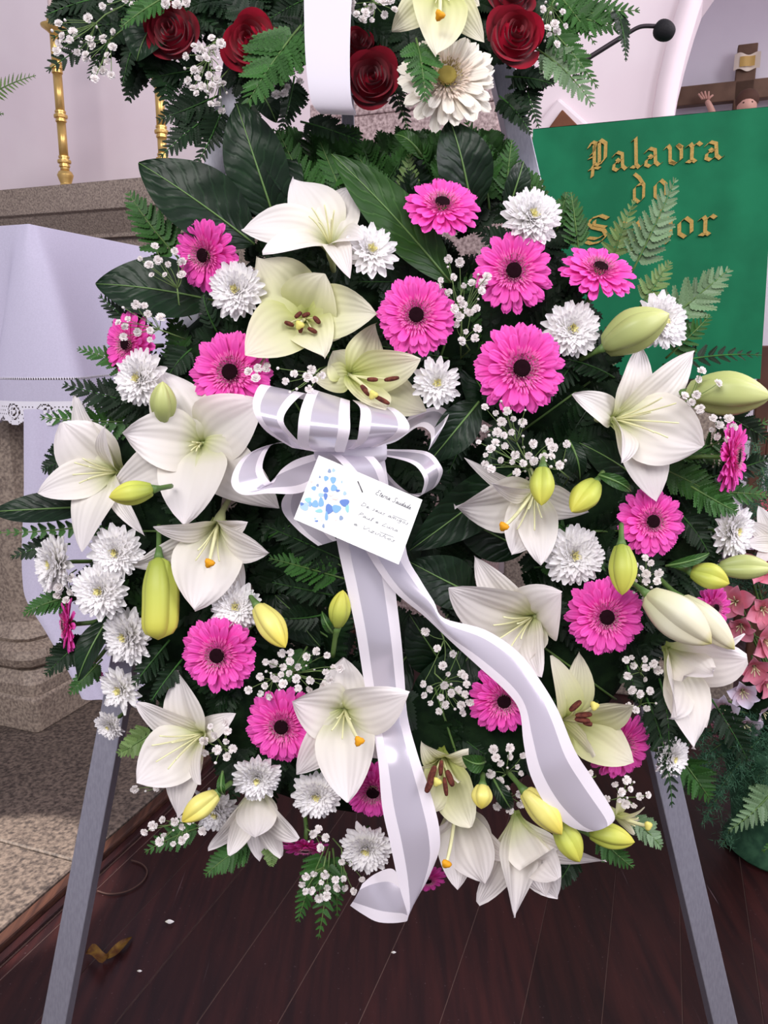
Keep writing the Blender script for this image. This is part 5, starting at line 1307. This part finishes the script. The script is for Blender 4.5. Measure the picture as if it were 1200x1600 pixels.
# ================================================================== fern fronds
F = frond
gl = 'fern fronds round the lower wreath'
for a in [
 ((285, 410), (200, 300), 92, 'yellow-green fern tip rising left of the upper left gerbera', FERN_M, .02, .04),
 ((245, 545), (155, 462), 70, 'dark fern between altar cloth and gerbera at the left', FERN_D, .0, .02),
 ((255, 640), (98, 600), 96, 'dark fern pointing left over the lace of the altar cloth', FERN_D, .0, .03),
 ((230, 660), (62, 652), 80, 'bright edged fern crossing the lace at the left', FERN_M, .0, .03),
 ((240, 590), (120, 545), 70, 'fern under the left edge gerbera', FERN_M, .0, .02),
 ((130, 700), (66, 735), 70, 'small fern tip left of the far left lily', FERN_D, .01, .02),
 ((135, 822), (-8, 832), 40, 'flat yellow-green fern edge running off the left side', FERN_M, .01, .03),
 ((110, 850), (16, 872), 56, 'dark fern tip below the flat leaf at the far left', FERN_D, .0, .02),
 ((125, 930), (36, 960), 64, 'fern reaching left toward the stone pedestal', FERN_M, .0, .02),
 ((140, 990), (70, 1055), 70, 'dark fern drooping over the pedestal mouldings', FERN_D, .0, .02),
 ((160, 1030), (108, 1085), 50, 'fern tip above the left easel leg', FERN_M, .0, .01),
 ((244, 1140), (184, 1178), 56, 'light green fern tip beside the left easel leg', FERN_P, .03, .04),
 ((265, 1000), (208, 1072), 60, 'dark fern over the lower left lily', FERN_D, .04, .06),
 ((285, 1030), (236, 1096), 46, 'small dark fern left of the lower left gerbera', FERN_D, .04, .06),
 ((320, 1290), (226, 1332), 60, 'fern tip under the bright yellow bud', FERN_M, .01, .03),
 ((400, 1310), (320, 1368), 70, 'pale fern tip below the closed bell lily', FERN_M, .0, .02),
 ((425, 1310), (424, 1354), 40, 'tiny fern tip between bell lily petals', FERN_P, .01, .02),
 ((510, 1320), (465, 1442), 62, 'light fern hanging at the bottom, left tip', FERN_M, .02, .03),
 ((515, 1330), (497, 1468), 60, 'light fern hanging lowest of all at the bottom', FERN_M, .03, .04),
 ((520, 1325), (527, 1434), 46, 'light fern hanging at the bottom, right tip', FERN_M, .02, .03),
 ((930, 1300), (990, 1356), 60, 'bright fern tip under the right ribbon end', FERN_M, .0, .02),
 ((900, 1330), (862, 1392), 56, 'dark fern tip behind the lowest bell lily', FERN_D, -.02, .0),
 ((980, 1275), (1034, 1325), 56, 'bluish fern tip beside the right easel leg', FERN_G, -.01, .0),
 ((1010, 1090), (1050, 1262), 70, 'dark fern hanging above the right easel leg', FERN_D, .02, .03),
 ((1030, 1060), (1045, 1180), 50, 'dark fern right of the lower right gerbera', FERN_D, .03, .04),
 ((985, 430), (1056, 278), 92, 'pale fern standing up over the gold lettering', FERN_G, .0, .03),
 ((955, 410), (992, 312), 60, 'grey-green fern left of the one over the lettering', FERN_P, .0, .02),
 ((905, 400), (892, 300), 62, 'fern rising left of the gold letters', FERN_M, .0, .02),
 ((1020, 520), (1140, 420), 104, 'pale fern spread flat against the green cloth', FERN_G, .0, .02),
 ((1000, 480), (1048, 408), 60, 'grey fern behind the thick green bud', FERN_P, .0, .01),
 ((1035, 570), (1190, 555), 60, 'dark fern tip reaching the right edge of the green cloth', FERN_D, .0, .02),
 ((1040, 560), (1110, 492), 60, 'green fern below the pale one at the green cloth', FERN_M, .0, .02),
 ((1020, 690), (1130, 725), 70, 'fern under the big right lily', FERN_M, .02, .03),
 ((1030, 730), (1132, 785), 76, 'fern left of the sideways gerbera', FERN_M, .02, .03),
 ((1080, 760), (1152, 800), 66, 'fern overlapping the right edge chrysanthemum', FERN_M, .05, .07),
 ((1060, 800), (1110, 870), 60, 'fern right of the gerbera under the big lily', FERN_D, .02, .04),
 ((1110, 640), (1204, 690), 70, 'fern tip below the large right bud', FERN_D, .0, .02),
 ((1085, 705), (1204, 655), 64, 'fern at the right edge above the sideways gerbera', FERN_M, -.02, .0),
 ((1100, 750), (1206, 715), 70, 'dark fern at the right edge behind the sideways gerbera', FERN_D, -.02, .0),
 ((1110, 770), (1204, 775), 60, 'fern at the right edge above the last chrysanthemum', FERN_M, -.02, .0),
 ((500, 350), (432, 200), 96, 'yellow-green fern behind the topmost lily', FERN_M, .0, .02),
 ((545, 330), (500, 222), 80, 'fern below the sash ribbon, left', FERN_M, -.01, .01),
 ((610, 340), (556, 240), 76, 'fern under the dark rose by the sash ribbon', FERN_M, -.01, .01),
 ((640, 330), (640, 240), 60, 'fern left of the topmost gerbera', FERN_P, -.01, .01),
 ((765, 330), (728, 188), 84, 'fern right of the upright dark leaf', FERN_M, .0, .02),
 ((790, 330), (800, 218), 70, 'fern over the bright easel foil', FERN_M, .0, .02),
 ((840, 330), (815, 262), 56, 'fern above the round chrysanthemum', FERN_M, .0, .02),
 ((870, 360), (885, 300), 46, 'small fern at the left side of the gold lettering', FERN_M, .0, .02),
 ((545, 880), (415, 822), 84, 'dark fern left of the ribbon tail, uppermost', FERN_D, .02, .05),
 ((540, 905), (420, 872), 76, 'green tipped fern left of the ribbon tail, second', FERN_M, .02, .05),
 ((520, 930), (425, 910), 60, 'dark fern left of the ribbon tail, third', FERN_D, .02, .05),
 ((505, 960), (430, 965), 56, 'dark fern above the gypsophila, left of the ribbon tail', FERN_D, .02, .04),
 ((420, 840), (500, 800), 60, 'fern under the card corner', FERN_D, .01, .03),
 ((900, 560), (850, 630), 60, 'fern between the right gerberas', FERN_D, .03, .05),
 ((960, 590), (870, 560), 70, 'fern crossing left of the big right lily', FERN_D, .03, .05),
 ((700, 560), (590, 540), 60, 'fern under the upper middle gerbera', FERN_D, .02, .04),
 ((740, 640), (700, 740), 60, 'dark fern right of the bow', FERN_D, .03, .04),
 ((790, 650), (760, 730), 50, 'dark fern below the largest gerbera', FERN_D, .02, .04),
 ((650, 440), (560, 440), 60, 'fern left of the upper middle gerbera', FERN_D, .01, .03),
 ((340, 520), (318, 460), 40, 'small dark fern above the left gerbera', FERN_D, .03, .04),
 ((300, 545), (262, 590), 60, 'curly dark fern left of the left gerbera', FERN_D, .02, .03),
 ((480, 1010), (440, 1070), 50, 'fern behind the lower left gypsophila', FERN_M, .03, .04),
 ((700, 1130), (760, 1180), 50, 'dark fern above the trumpet lily', FERN_D, .01, .02),
 ((980, 1040), (1000, 1100), 44, 'fern under the right centre gerbera', FERN_D, .03, .04)]:
    F(a[0], a[1], a[2], a[3], a[4], a[5], a[6], n=12 if a[2] > 60 else 9, kind='lobed', group=gl, bend=.012, tilt=(rnd.uniform(-.35, .35), rnd.uniform(-.45, .15)), side=rnd.uniform(-.08, .08))
gu = 'fern fronds of the upper spray'
for a in [
 ((225, 20), (72, 112), 96, 'dark fern at the left end of the upper spray, lowest tip', FERN_D, .0, .03),
 ((230, 40), (80, 60), 84, 'dark fern at the left end of the upper spray, pointing left', FERN_D, .0, .03),
 ((215, -10), (70, 25), 76, 'dark fern at the top left corner of the upper spray', FERN_D, .0, .02),
 ((200, 40), (140, 125), 64, 'dark fern hanging beside the left candlestick', FERN_D, .01, .03),
 ((220, 50), (192, 132), 48, 'dark fern tip hanging over the bare wall', FERN_D, .01, .03),
 ((270, -10), (188, 44), 60, 'lighter fern over the leaf at the top left', FERN_M, .05, .07),
 ((345, 110), (246, 120), 70, 'dark fern crossing the right candlestick, highest', FERN_D, .0, .02),
 ((340, 150), (246, 188), 76, 'dark fern crossing the right candlestick, middle', FERN_D, .0, .02),
 ((345, 170), (250, 246), 84, 'dark fern crossing the right candlestick, lowest', FERN_D, .0, .02),
 ((350, 165), (305, 262), 60, 'dark fern hanging over the easel bar', FERN_D, .0, .02),
 ((470, 40), (386, 162), 130, 'pale tipped fern lying over the brightest rose', FERN_M, .07, .09),
 ((480, 30), (440, 110), 100, 'dark fern left of the sash ribbon', FERN_D, .04, .06),
 ((470, 190), (566, 222), 66, 'dark fern hanging under the sash ribbon', FERN_D, .01, .03),
 ((400, 140), (370, 220), 60, 'dark fern below the brightest rose', FERN_D, .0, .02),
 ((460, 120), (440, 205), 70, 'dark fern behind the gypsophila left of the sash ribbon', FERN_D, .0, .02),
 ((650, 60), (664, 160), 76, 'curly bright fern lying on the cream gerbera', FERN_M, .09, .10),
 ((850, 30), (1000, 16), 84, 'fern at the right end of the upper spray, topmost', FERN_M, .0, .03),
 ((860, 20), (984, 48), 80, 'fern pointing at the microphone', FERN_M, .0, .03),
 ((960, 10), (978, 96), 40, 'slim fern tip hanging just left of the microphone', FERN_D, .02, .04),
 ((855, 40), (934, 138), 66, 'fern hanging across the microphone neck, right', FERN_M, .02, .03),
 ((835, 75), (927, 166), 84, 'grey sheened fern across the microphone neck, left', FERN_G, .02, .03),
 ((815, 110), (842, 200), 64, 'dark fern hanging over the corner of the green cloth', FERN_D, .0, .02),
 ((790, 120), (866, 132), 60, 'dark fern under the right rose', FERN_D, .01, .03),
 ((780, 150), (830, 210), 56, 'dark fern right of the cream gerbera', FERN_D, .0, .02),
 ((600, 100), (640, 210), 60, 'dark fern left of the cream gerbera', FERN_D, .0, .02),
 ((500, -10), (420, 30), 70, 'dark fern at the top edge left of the sash ribbon', FERN_D, .04, .05),
 ((860, -20), (930, 70), 70, 'fern behind the gypsophila at the top right', FERN_M, .0, .02)]:
    F(a[0], a[1], a[2], a[3], a[4], a[5], a[6], n=12, kind='lobed', group=gu, bend=.012, tilt=(rnd.uniform(-.3, .3), rnd.uniform(-.3, .2)), side=rnd.uniform(-.08, .08))
# the thick of the foliage between the flowers: more fronds than anyone could count, one mass each
def mass(name, label, gen, n, mat_, wide):
    J = []
    me = pinna('lobed', mat_)
    vs, fs = [], []
    base = [(v.co.copy()) for v in me.vertices]; bf = [tuple(p.vertices) for p in me.polygons]
    st = []
    for k in range(n):
        b_, t_, z0, z1 = gen(k)
        a, b = W(b_[0], b_[1], z0), W(t_[0], t_[1], z1); nrm = cv(rnd.uniform(-.5, .5), rnd.uniform(-.5, .4), 1).normalized(); c = a.lerp(b, .5)+nrm*.015
        st.append(tube(bez(a, c, b, 7), .0013, 4, .4)); wd = rnd.uniform(*wide)*PX*.5; m_ = 10
        for i in range(m_):
            t = .08+.92*(i+.3)/m_; p = a*(1-t)**2+c*2*t*(1-t)+b*t*t; T = ((c-a)*(1-t)+(b-c)*t).normalized(); L = wd*((1-t)**.75*.92+.1)
            for sgn in (1, -1):
                B_ = nrm.cross(T).normalized()*sgn; an = 1.1-.4*t+rnd.uniform(-.1, .1); d = (T*cos(an)+B_*sin(an)+nrm*rnd.uniform(-.2, .2)).normalized()
                N = nrm+B_*rnd.uniform(-.4, .4); N = (N-d*N.dot(d)).normalized(); Y = N.cross(d)
                o = len(vs); vs.extend([p+d*(v.x*L)+Y*(v.y*L*1.3)+N*(v.z*L) for v in base]); fs.extend([tuple(q+o for q in f) for f in bf])
    a_, b_ = join((vs, fs), join(*st))
    return wobj(name, a_, b_, mat_, label, 'foliage', None, 'stuff', smooth=False)
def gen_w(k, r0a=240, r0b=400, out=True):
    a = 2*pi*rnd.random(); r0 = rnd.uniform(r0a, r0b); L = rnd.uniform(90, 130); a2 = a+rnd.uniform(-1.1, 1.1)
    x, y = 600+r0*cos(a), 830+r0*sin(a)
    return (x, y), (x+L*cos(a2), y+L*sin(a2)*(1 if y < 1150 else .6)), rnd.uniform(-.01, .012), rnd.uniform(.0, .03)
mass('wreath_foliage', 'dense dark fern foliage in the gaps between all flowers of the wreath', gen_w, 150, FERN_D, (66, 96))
mass('wreath_foliage', 'scattered fresh green fern foliage in the gaps between the wreath flowers', gen_w, 26, FERN_M, (56, 80))
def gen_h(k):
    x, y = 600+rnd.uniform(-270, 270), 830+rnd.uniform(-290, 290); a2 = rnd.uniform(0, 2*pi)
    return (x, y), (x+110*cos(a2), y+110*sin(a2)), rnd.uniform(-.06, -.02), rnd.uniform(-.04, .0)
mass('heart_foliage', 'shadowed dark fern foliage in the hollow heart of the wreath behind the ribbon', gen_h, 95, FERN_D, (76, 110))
def gen_u(k):
    x, y = rnd.uniform(215, 850), rnd.uniform(-70, 95); a2 = rnd.uniform(0, 2*pi); L = rnd.uniform(70, 110)
    return (x, y), (min(880, max(170, x+L*cos(a2))), min(y+L*sin(a2), 165)), rnd.uniform(-.03, .015), rnd.uniform(-.02, .025)
mass('spray_foliage', 'dense dark fern foliage between the roses of the upper spray', gen_u, 95, FERN_D, (64, 90))
def gen_t(k):
    x, y = rnd.uniform(360, 770), rnd.uniform(320, 480); a2 = -pi/2+rnd.uniform(-1.2, 1.2)
    return (x, y), (x+100*cos(a2), max(230, y+100*sin(a2))), rnd.uniform(-.03, .0), rnd.uniform(-.02, .015)
def gen_l(k):
    t = rnd.random(); x, y = 838+t*200+rnd.uniform(-50, 20), 330+t*830; a2 = rnd.uniform(0, 2*pi)
    return (x, y), (min(1075, x+85*cos(a2)), y+85*sin(a2)), rnd.uniform(-.03, .0), rnd.uniform(-.02, .012)
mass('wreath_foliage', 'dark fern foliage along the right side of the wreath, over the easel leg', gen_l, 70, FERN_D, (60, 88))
def gen_c(k):
    x, y = rnd.uniform(130, 270), rnd.uniform(-50, 50); a2 = rnd.uniform(.3, 3.6); L = rnd.uniform(60, 100)
    return (x, y), (max(74, x+L*cos(a2)), min(115, y+L*.8*sin(a2))), rnd.uniform(-.02, .01), rnd.uniform(-.02, .02)
mass('spray_foliage', 'dense dark fern foliage at the left end of the upper spray', gen_c, 40, FERN_D, (56, 80))
def gen_m(k):
    x, y = (rnd.uniform(385, 520), rnd.uniform(620, 900)) if k % 2 else (rnd.uniform(1010, 1100), rnd.uniform(760, 960)); a2 = rnd.uniform(0, 2*pi)
    return (x, y), (x+80*cos(a2), y+80*sin(a2)), rnd.uniform(-.05, -.01), rnd.uniform(-.03, .0)
mass('wreath_foliage', 'dark fern foliage behind the bow loops and the right hanging buds', gen_m, 64, FERN_D, (66, 96))
def gen_y(k):
    x, y = rnd.uniform(400, 800), rnd.uniform(250, 340); a2 = -pi/2+rnd.uniform(-.8, .8); L = rnd.uniform(60, 100)
    return (x, y), (x+L*cos(a2), max(205, y+L*sin(a2))), rnd.uniform(-.04, -.01), rnd.uniform(-.03, .0)
mass('wreath_foliage', 'fresh green fern foliage along the top of the lower wreath under the sash ribbon', gen_y, 46, FERN_M, (60, 90))
mass('wreath_foliage', 'dark fern foliage behind the topmost lily and gerbera of the wreath', gen_t, 46, FERN_D, (66, 96))

# ================================================================== gypsophila
g = 1
def gy(root, c, r, n, label, z=.075, seed=0, grp='sprigs of gypsophila in the wreath'): gyp(root, cluster(c[0], c[1], r[0], r[1], n, seed), label, z, group=grp)
gy((300, 500), (258, 410), (42, 28), 11, 'gypsophila between the altar cloth and the upper left gerbera', .06, 1)
gy((290, 530), (215, 505), (40, 34), 12, 'gypsophila in front of the left edge gerbera', .075, 2)
gy((720, 560), (720, 445), (44, 44), 20, 'dense gypsophila between the upper middle and upper right gerberas', .085, 3)
gy((720, 560), (728, 510), (26, 26), 7, 'gypsophila right of the upper middle gerbera', .085, 4)
gy((520, 570), (462, 590), (44, 24), 10, 'gypsophila on the top edge of the bow', .11, 5)
gyp((430, 520), [(388, 580), (404, 576), (398, 590), (418, 574)], 'few gypsophila blossoms on the gerbera left of the bow', .09)
gy((830, 740), (790, 650), (40, 30), 12, 'gypsophila below the largest gerbera', .08, 7)
gy((860, 760), (800, 705), (62, 34), 22, 'widest gypsophila, over the lily right of the card', .10, 8)
gy((880, 760), (866, 710), (28, 24), 8, 'gypsophila around the small hanging green bud', .11, 9)
gyp((1060, 640), [(1095, 580), (1090, 592), (1121, 600), (1087, 617), (1080, 628), (1093, 640), (1070, 620)], 'gypsophila in front of the large right bud', .10)
gy((1130, 700), (1128, 668), (24, 20), 9, 'gypsophila on top of the sideways gerbera', .085, 11)
gy((1000, 920), (1008, 905), (24, 34), 17, 'dense gypsophila beside the hanging bud, right centre', .085, 12)
gy((450, 1060), (470, 1045), (62, 36), 26, 'largest gypsophila sprig, above the lower left gerbera', .075, 13)
gy((440, 1050), (415, 1065), (34, 24), 8, 'gypsophila right of the lower left gerbera', .075, 14)
gy((680, 1040), (700, 1085), (40, 34), 18, 'gypsophila between the two ribbon tails', .06, 15)
gyp((700, 960), [(664, 987), (683, 1015), (709, 1022), (692, 1040), (660, 1068), (722, 1052)], 'few gypsophila blossoms right of the left ribbon tail', .06)
gy((360, 1180), (342, 1160), (26, 38), 11, 'gypsophila right of the lower left lily', .08, 17)
gy((310, 1270), (268, 1298), (48, 22), 14, 'gypsophila hanging over the floor at the lower left', .06, 18)
gy((270, 1230), (235, 1228), (28, 14), 4, 'few gypsophila blossoms against the stone at the lower left', .04, 19)
gy((515, 1320), (500, 1385), (34, 24), 12, 'gypsophila on the lowest hanging fern', .06, 20)
gy((520, 1310), (545, 1370), (20, 30), 6, 'gypsophila under the bottom chrysanthemum', .05, 21)
gy((480, 1290), (500, 1310), (22, 14), 5, 'gypsophila between the bottom flowers', .05, 22)
gy((790, 1230), (792, 1195), (30, 34), 11, 'gypsophila right of the trumpet lily', .06, 23)
gy((800, 1240), (795, 1255), (22, 24), 6, 'gypsophila behind the yellow bud at the ribbon foot', .06, 24)
gy((1000, 1060), (1000, 1040), (30, 24), 9, 'gypsophila under the right centre gerbera', .07, 25)
gy((1000, 1110), (1000, 1095), (30, 22), 7, 'gypsophila right of the cream lily with brown anthers', .07, 26)
gy((960, 1250), (978, 1240), (36, 22), 12, 'gypsophila behind the right ribbon end', .06, 27)
gy((930, 1210), (910, 1215), (14, 26), 5, 'gypsophila between ribbon and pink gerbera, lower right', .09, 28)
gy((120, 890), (95, 915), (26, 24), 8, 'gypsophila under the leftmost chrysanthemum', .04, 29)
gu = 'sprigs of gypsophila in the upper spray'
gy((190, 10), (120, 62), (42, 40), 15, 'gypsophila over the left candlestick', .05, 30, gu)
gy((190, 30), (158, 85), (28, 46), 13, 'gypsophila hanging at the left end of the upper spray', .05, 31, gu)
gy((340, 60), (315, 110), (28, 40), 20, 'dense gypsophila between the two left roses', .07, 32, gu)
gy((350, 90), (345, 150), (26, 26), 9, 'gypsophila below the left roses', .06, 33, gu)
gy((330, 60), (330, 78), (20, 20), 6, 'gypsophila right of the leftmost rose', .075, 34, gu)
gy((450, 90), (445, 128), (34, 34), 12, 'gypsophila left of the sash ribbon', .06, 35, gu)
gy((590, -10), (582, 14), (36, 22), 14, 'gypsophila at the top right of the sash ribbon', .08, 36, gu)
gy((860, -20), (862, 32), (22, 40), 18, 'gypsophila right of the right rose', .05, 37, gu)
gy((250, -20), (185, 4), (30, 12), 6, 'gypsophila at the top edge left of the roses', .05, 38, gu)
gy((290, -20), (272, 2), (24, 8), 4, 'gypsophila above the leftmost rose', .075, 39, gu)

# ================================================================== things on the floor and the second arrangement
vs, fs, uv = grid(lambda u, v: on_z(134+36*u, 1490-6*sin(u*6)-(v-.5)*24*sin(pi*min(.97, max(.03, u))), .006+.012*sin(pi*u)+.010*abs(v-.5)), 8, 5)
wobj('fallen_leaf', vs, fs, DEADLEAF, 'curled yellow-brown leaf fallen on the floor boards by the left easel leg', 'leaf', uv=uv)
vs, fs, uv = grid(lambda u, v: on_z(160+46*u, 1500-36*u-(v-.5)*18*sin(pi*min(.97, max(.03, u))), .004+.006*sin(pi*u*2)**2+.008*abs(v-.5)), 8, 5)
wobj('fallen_leaf', vs, fs, DEADLEAF, 'darker brown leaf fallen flat on the floor boards', 'leaf', uv=uv)
for x, y, s, lab in ((265, 1440, 7, 'white petal lying on the floor boards at the left'), (615, 1488, 4, 'speck of white petal on the floor below the ribbon end'), (218, 1517, 4, 'small white petal on the floor near the left easel leg')):
    vs, fs, uv = grid(lambda u, v: on_z(x+s*(u*2-1), y-s*.5*(v*2-1)*sin(pi*min(.95, max(.05, u))), .003+.004*abs(v-.5)+.003*sin(pi*u)), 6, 4)
    wobj('fallen_petal', vs, fs, MUM, lab, 'petal', uv=uv)
tw = catmull([on_z(x, y, .003) for x, y in ((152, 1392), (172, 1397), (200, 1392), (222, 1378), (230, 1362), (222, 1350), (205, 1344))], 4)
vs, fs = tube(tw, .0016, 5); wobj('twig', vs, fs, M('twig_brown', (66, 46, 42), .7, .2), 'thin curved twig lying on the dark floor boards', 'twig')

# second arrangement, standing on the floor behind the right leg
DB = 1.42
def B(px, py, z=0.0): return P(px, py, DB-z)
bk = empty('flower_pot', Vector((B(1250, 1150).x, B(1250, 1150).y+.03, 0)), 'dark green pot of the pink arrangement at the right edge', 'pot')
zt2 = B(1250, 1130).z
vs, fs = lathe([(.09, 0), (.10, .01), (.085, .03), (.10, zt2*.5), (.125, zt2-.06), (.13, zt2-.03), (.115, zt2-.03), (.11, zt2-.07), (.0, zt2-.08)], 24); link('pot_body', mesh('pot_body', vs, fs, mat=ASPAR), bk)
vs, fs, uv = grid(lambda u, v: Vector((.105*sin(pi*u)*cos(2*pi*v), .105*sin(pi*u)*sin(2*pi*v), zt2-.02+.12*cos(pi*u))), 10, 16, True); link('foam_block', mesh('foam_block', vs, fs, uv, mat=FOAM), bk)
def als(px, py, rpx, mat, nx, ny, label, z=.02):
    c = B(px, py, z); R = rpx*DB/FPX; x, y, zz = basis(cv(nx, ny, .7), rnd.uniform(0, 6))
    r = empty('alstroemeria', c, label, 'flower', 'alstroemerias of the second arrangement', M=mat4(x, y, zz, c))
    for k in range(6):
        g = grid(lambda u, v, k=k: Vector((R*(.1+u*.9), (v*2-1)*R*(.42 if k % 2 == 0 else .28)*sin(pi*min(.98, .08+u*.9))**.7, R*(.55*u-.35*u*u*u+.12*(v*2-1)**2))), 7, 5)
        link('tepal', mesh('tepal', g[0], g[1], g[2], True, mat), r, Matrix.Rotation(2*pi*k/6+rnd.uniform(-.1, .1), 4, 'Z') @ Matrix.Rotation(-rnd.uniform(.2, .6), 4, 'Y'))
    for k in range(5):
        a = 2*pi*k/5
        vs, fs = tube([Vector((0, 0, 0)), Vector((cos(a)*R*.12, sin(a)*R*.12, R*.4)), Vector((cos(a)*R*.22, sin(a)*R*.22, R*.62))], R*.03, 5, .7); link('stamen', mesh('stamen', vs, fs, mat=FILAM), r)
    tgt = Vector((bk.location.x, bk.location.y, zt2)); M_ = mat4(x, y, zz, c).inverted()
    vs, fs = tube([Vector((0, 0, 0)), Vector((0, 0, -R*.8)), M_ @ (c.lerp(tgt, .55)), M_ @ tgt], .0022, 5); link('stem', mesh('stem', vs, fs, mat=STEM), r)
for i, (x, y, rr, m_, nx, ny, lab) in enumerate([
 (1185, 895, 34, ALS_P, -.2, -.3, 'pink alstroemeria at the right edge, topmost of the second arrangement'), (1150, 940, 34, ALS_P, -.5, -.1, 'pink alstroemeria next to the small pink gerbera'), (1190, 950, 34, ALS_P, -.1, .1, 'pink alstroemeria at the right edge below the topmost'),
 (1158, 975, 30, ALS_P, -.4, .3, 'pink alstroemeria facing down left above the white lily tip'), (1192, 1000, 36, ALS_P, .1, .1, 'spotted pink alstroemeria at the right edge, in the middle'), (1178, 1040, 30, ALS_P, -.2, .4, 'deep pink alstroemeria right of the hanging white lily'),
 (1195, 1062, 30, ALS_P, .1, .3, 'pink alstroemeria lowest at the right edge'), (1160, 1078, 30, ALS_W, -.2, .2, 'blush alstroemeria under the pink ones'), (1130, 1105, 30, ALS_W, -.4, .2, 'pale lilac alstroemeria beside the hanging white lily'), (1160, 1128, 30, ALS_W, 0, .4, 'white alstroemeria lowest of the pale ones'), (1130, 1132, 24, ALS_P, -.3, .5, 'small pink and white alstroemeria under the pale lilac one'), (1190, 1110, 26, ALS_W, .2, .3, 'blush alstroemeria at the right edge above the feathery green'),
 (1160, 845, 26, ALS_W, -.2, -.1, 'pale alstroemeria right of the right edge chrysanthemum')]):
    als(x, y, rr, m_, nx, ny, lab)
o_W = W; W = B
lily((1215, 850, .03), (-.5, -.1, .8), [(1168, 815, .04, 40), (1185, 790, .03, 40), (1165, 850, .06, 36), (1180, 880, .06, 34)], 'white lily petals of the second arrangement at the right edge', fil=0, group='white lily of the second arrangement')
W = o_W
def asparagus(root, tips, label, seed):
    r_ = random.Random(seed); a = B(*root); rt = empty('asparagus_fern', a, label, 'fern', 'feathery greens of the second arrangement')
    vs, fs = [], []; stems = []
    for (tx, ty, tz) in tips:
        b = B(tx, ty, tz); c = a.lerp(b, .5)+Vector((0, 0, .05)); q = bez(a, c, b, 22); stems.append(tube(q, .0012, 4, .5))
        for i in range(4, 22):
            for k in range(11):
                d = Vector((r_.gauss(0, 1), r_.gauss(0, 1), r_.gauss(-.2, .8))).normalized(); l = r_.uniform(.018, .045)*(1.2-i/30)
                p = q[i-1].lerp(q[i], r_.random()); e = p+d*l
                for m_ in range(6):
                    n0 = p.lerp(e, (m_+.5)/6); dd = (d*.6+Vector((r_.gauss(0, 1), r_.gauss(0, 1), r_.gauss(0, 1))).normalized()).normalized()*.011
                    s = dd.cross(FW).normalized()*.0007; j = len(vs); vs += [n0-s, n0+s, n0+dd]; fs.append((j, j+1, j+2))
    o = wpart('needles', rt, vs, fs, ASPAR, smooth=False); o['kind'] = 'stuff'
    vs, fs = join(*stems); wpart('stem', rt, vs, fs, STEM)
asparagus((1230, 1130, .0), [(1080, 1200, .03), (1060, 1240, .02), (1100, 1280, .03), (1080, 1160, .03), (1120, 1240, .04)], 'feathery dark green asparagus fern drooping behind the right easel leg', 3)
asparagus((1240, 1130, .0), [(1150, 1200, .05), (1130, 1320, .03), (1190, 1230, .06), (1160, 1270, .05), (1200, 1180, .06), (1140, 1170, .04)], 'feathery asparagus fern hanging lowest at the right edge', 4)
asparagus((1240, 1000, -.02), [(1150, 860, .0), (1170, 780, .0), (1190, 730, .0), (1130, 900, -.02), (1200, 830, .0), (1180, 690, -.02)], 'feathery grey-green fern rising behind the sideways gerbera', 5)
F((1110, 1090), (1175, 1200), 80, 'dark fern of the second arrangement right of the hanging lily', FERN_D, .03, .05, at=B, group='ferns of the second arrangement', n=10)
F((1215, 1225), (1138, 1298), 70, 'bluish fern tip hanging over the floor at the right edge', FERN_G, .05, .08, at=B, group='ferns of the second arrangement', n=10)
F((1060, 1180), (1110, 1250), 90, 'bright leaved fern beside the top of the right easel leg', FERN_M, .03, .05, at=B, group='ferns of the second arrangement', n=8)
F((1230, 1290), (1190, 1330), 40, 'tiny fern tip in the corner under the bluish one', FERN_M, .05, .06, at=B, group='ferns of the second arrangement', n=7)
pc = [B(1186, 770, -.08), B(1230, 752, -.08), B(1240, 790, -.08), B(1192, 800, -.08)]
vs, fs, uv = grid(lambda u, v: pc[0].lerp(pc[1], u).lerp(pc[3].lerp(pc[2], u), v)+cv(0, 0, .012*sin(u*5)*cos(v*4)), 10, 8)
wobj('pink_bow', vs, fs, PINKC, 'pink fabric loop of the second arrangement at the right edge', 'ribbon', uv=uv)

# fern on the stone shelf at the far left
fp0 = P(-60, 190, 2.9)
fpot = empty('fern_pot', Vector((P(-75, 262, 3.12).x, P(-75, 262, 3.12).y, zt)), 'small pot with the fern standing on the stone shelf beyond the left edge', 'pot')
vs, fs = lathe([(.05, 0), (.055, .005), (.075, .12), (.08, .125), (.072, .128), (.068, .11), (0, .11)], 20); link('pot_body', mesh('pot_body', vs, fs, mat=GRAN), fpot)
tipP = lambda x, y, z: P(x, y, 3.05-z)
for b_, t_, w_, l_ in (((-70, 200), (56, 118), 70, 'bright green sword fern frond at the left edge over the stone shelf'), ((-72, 205), (6, 178), 46, 'short lower sword fern frond at the left edge')):
    F(b_, t_, w_, l_, FERN_P if 'bright' in l_ else FERN_M, .0, .05, n=22, kind='simple', at=tipP, group='sword fern of the potted plant', bend=.05, side=.08, ang=1.25, pw=.8, start=.05)
dup_labels = [k for k, v in LABELS.items() if len(v) > 1 and None in v]
if dup_labels: print('DUPLICATE LABELS', dup_labels)
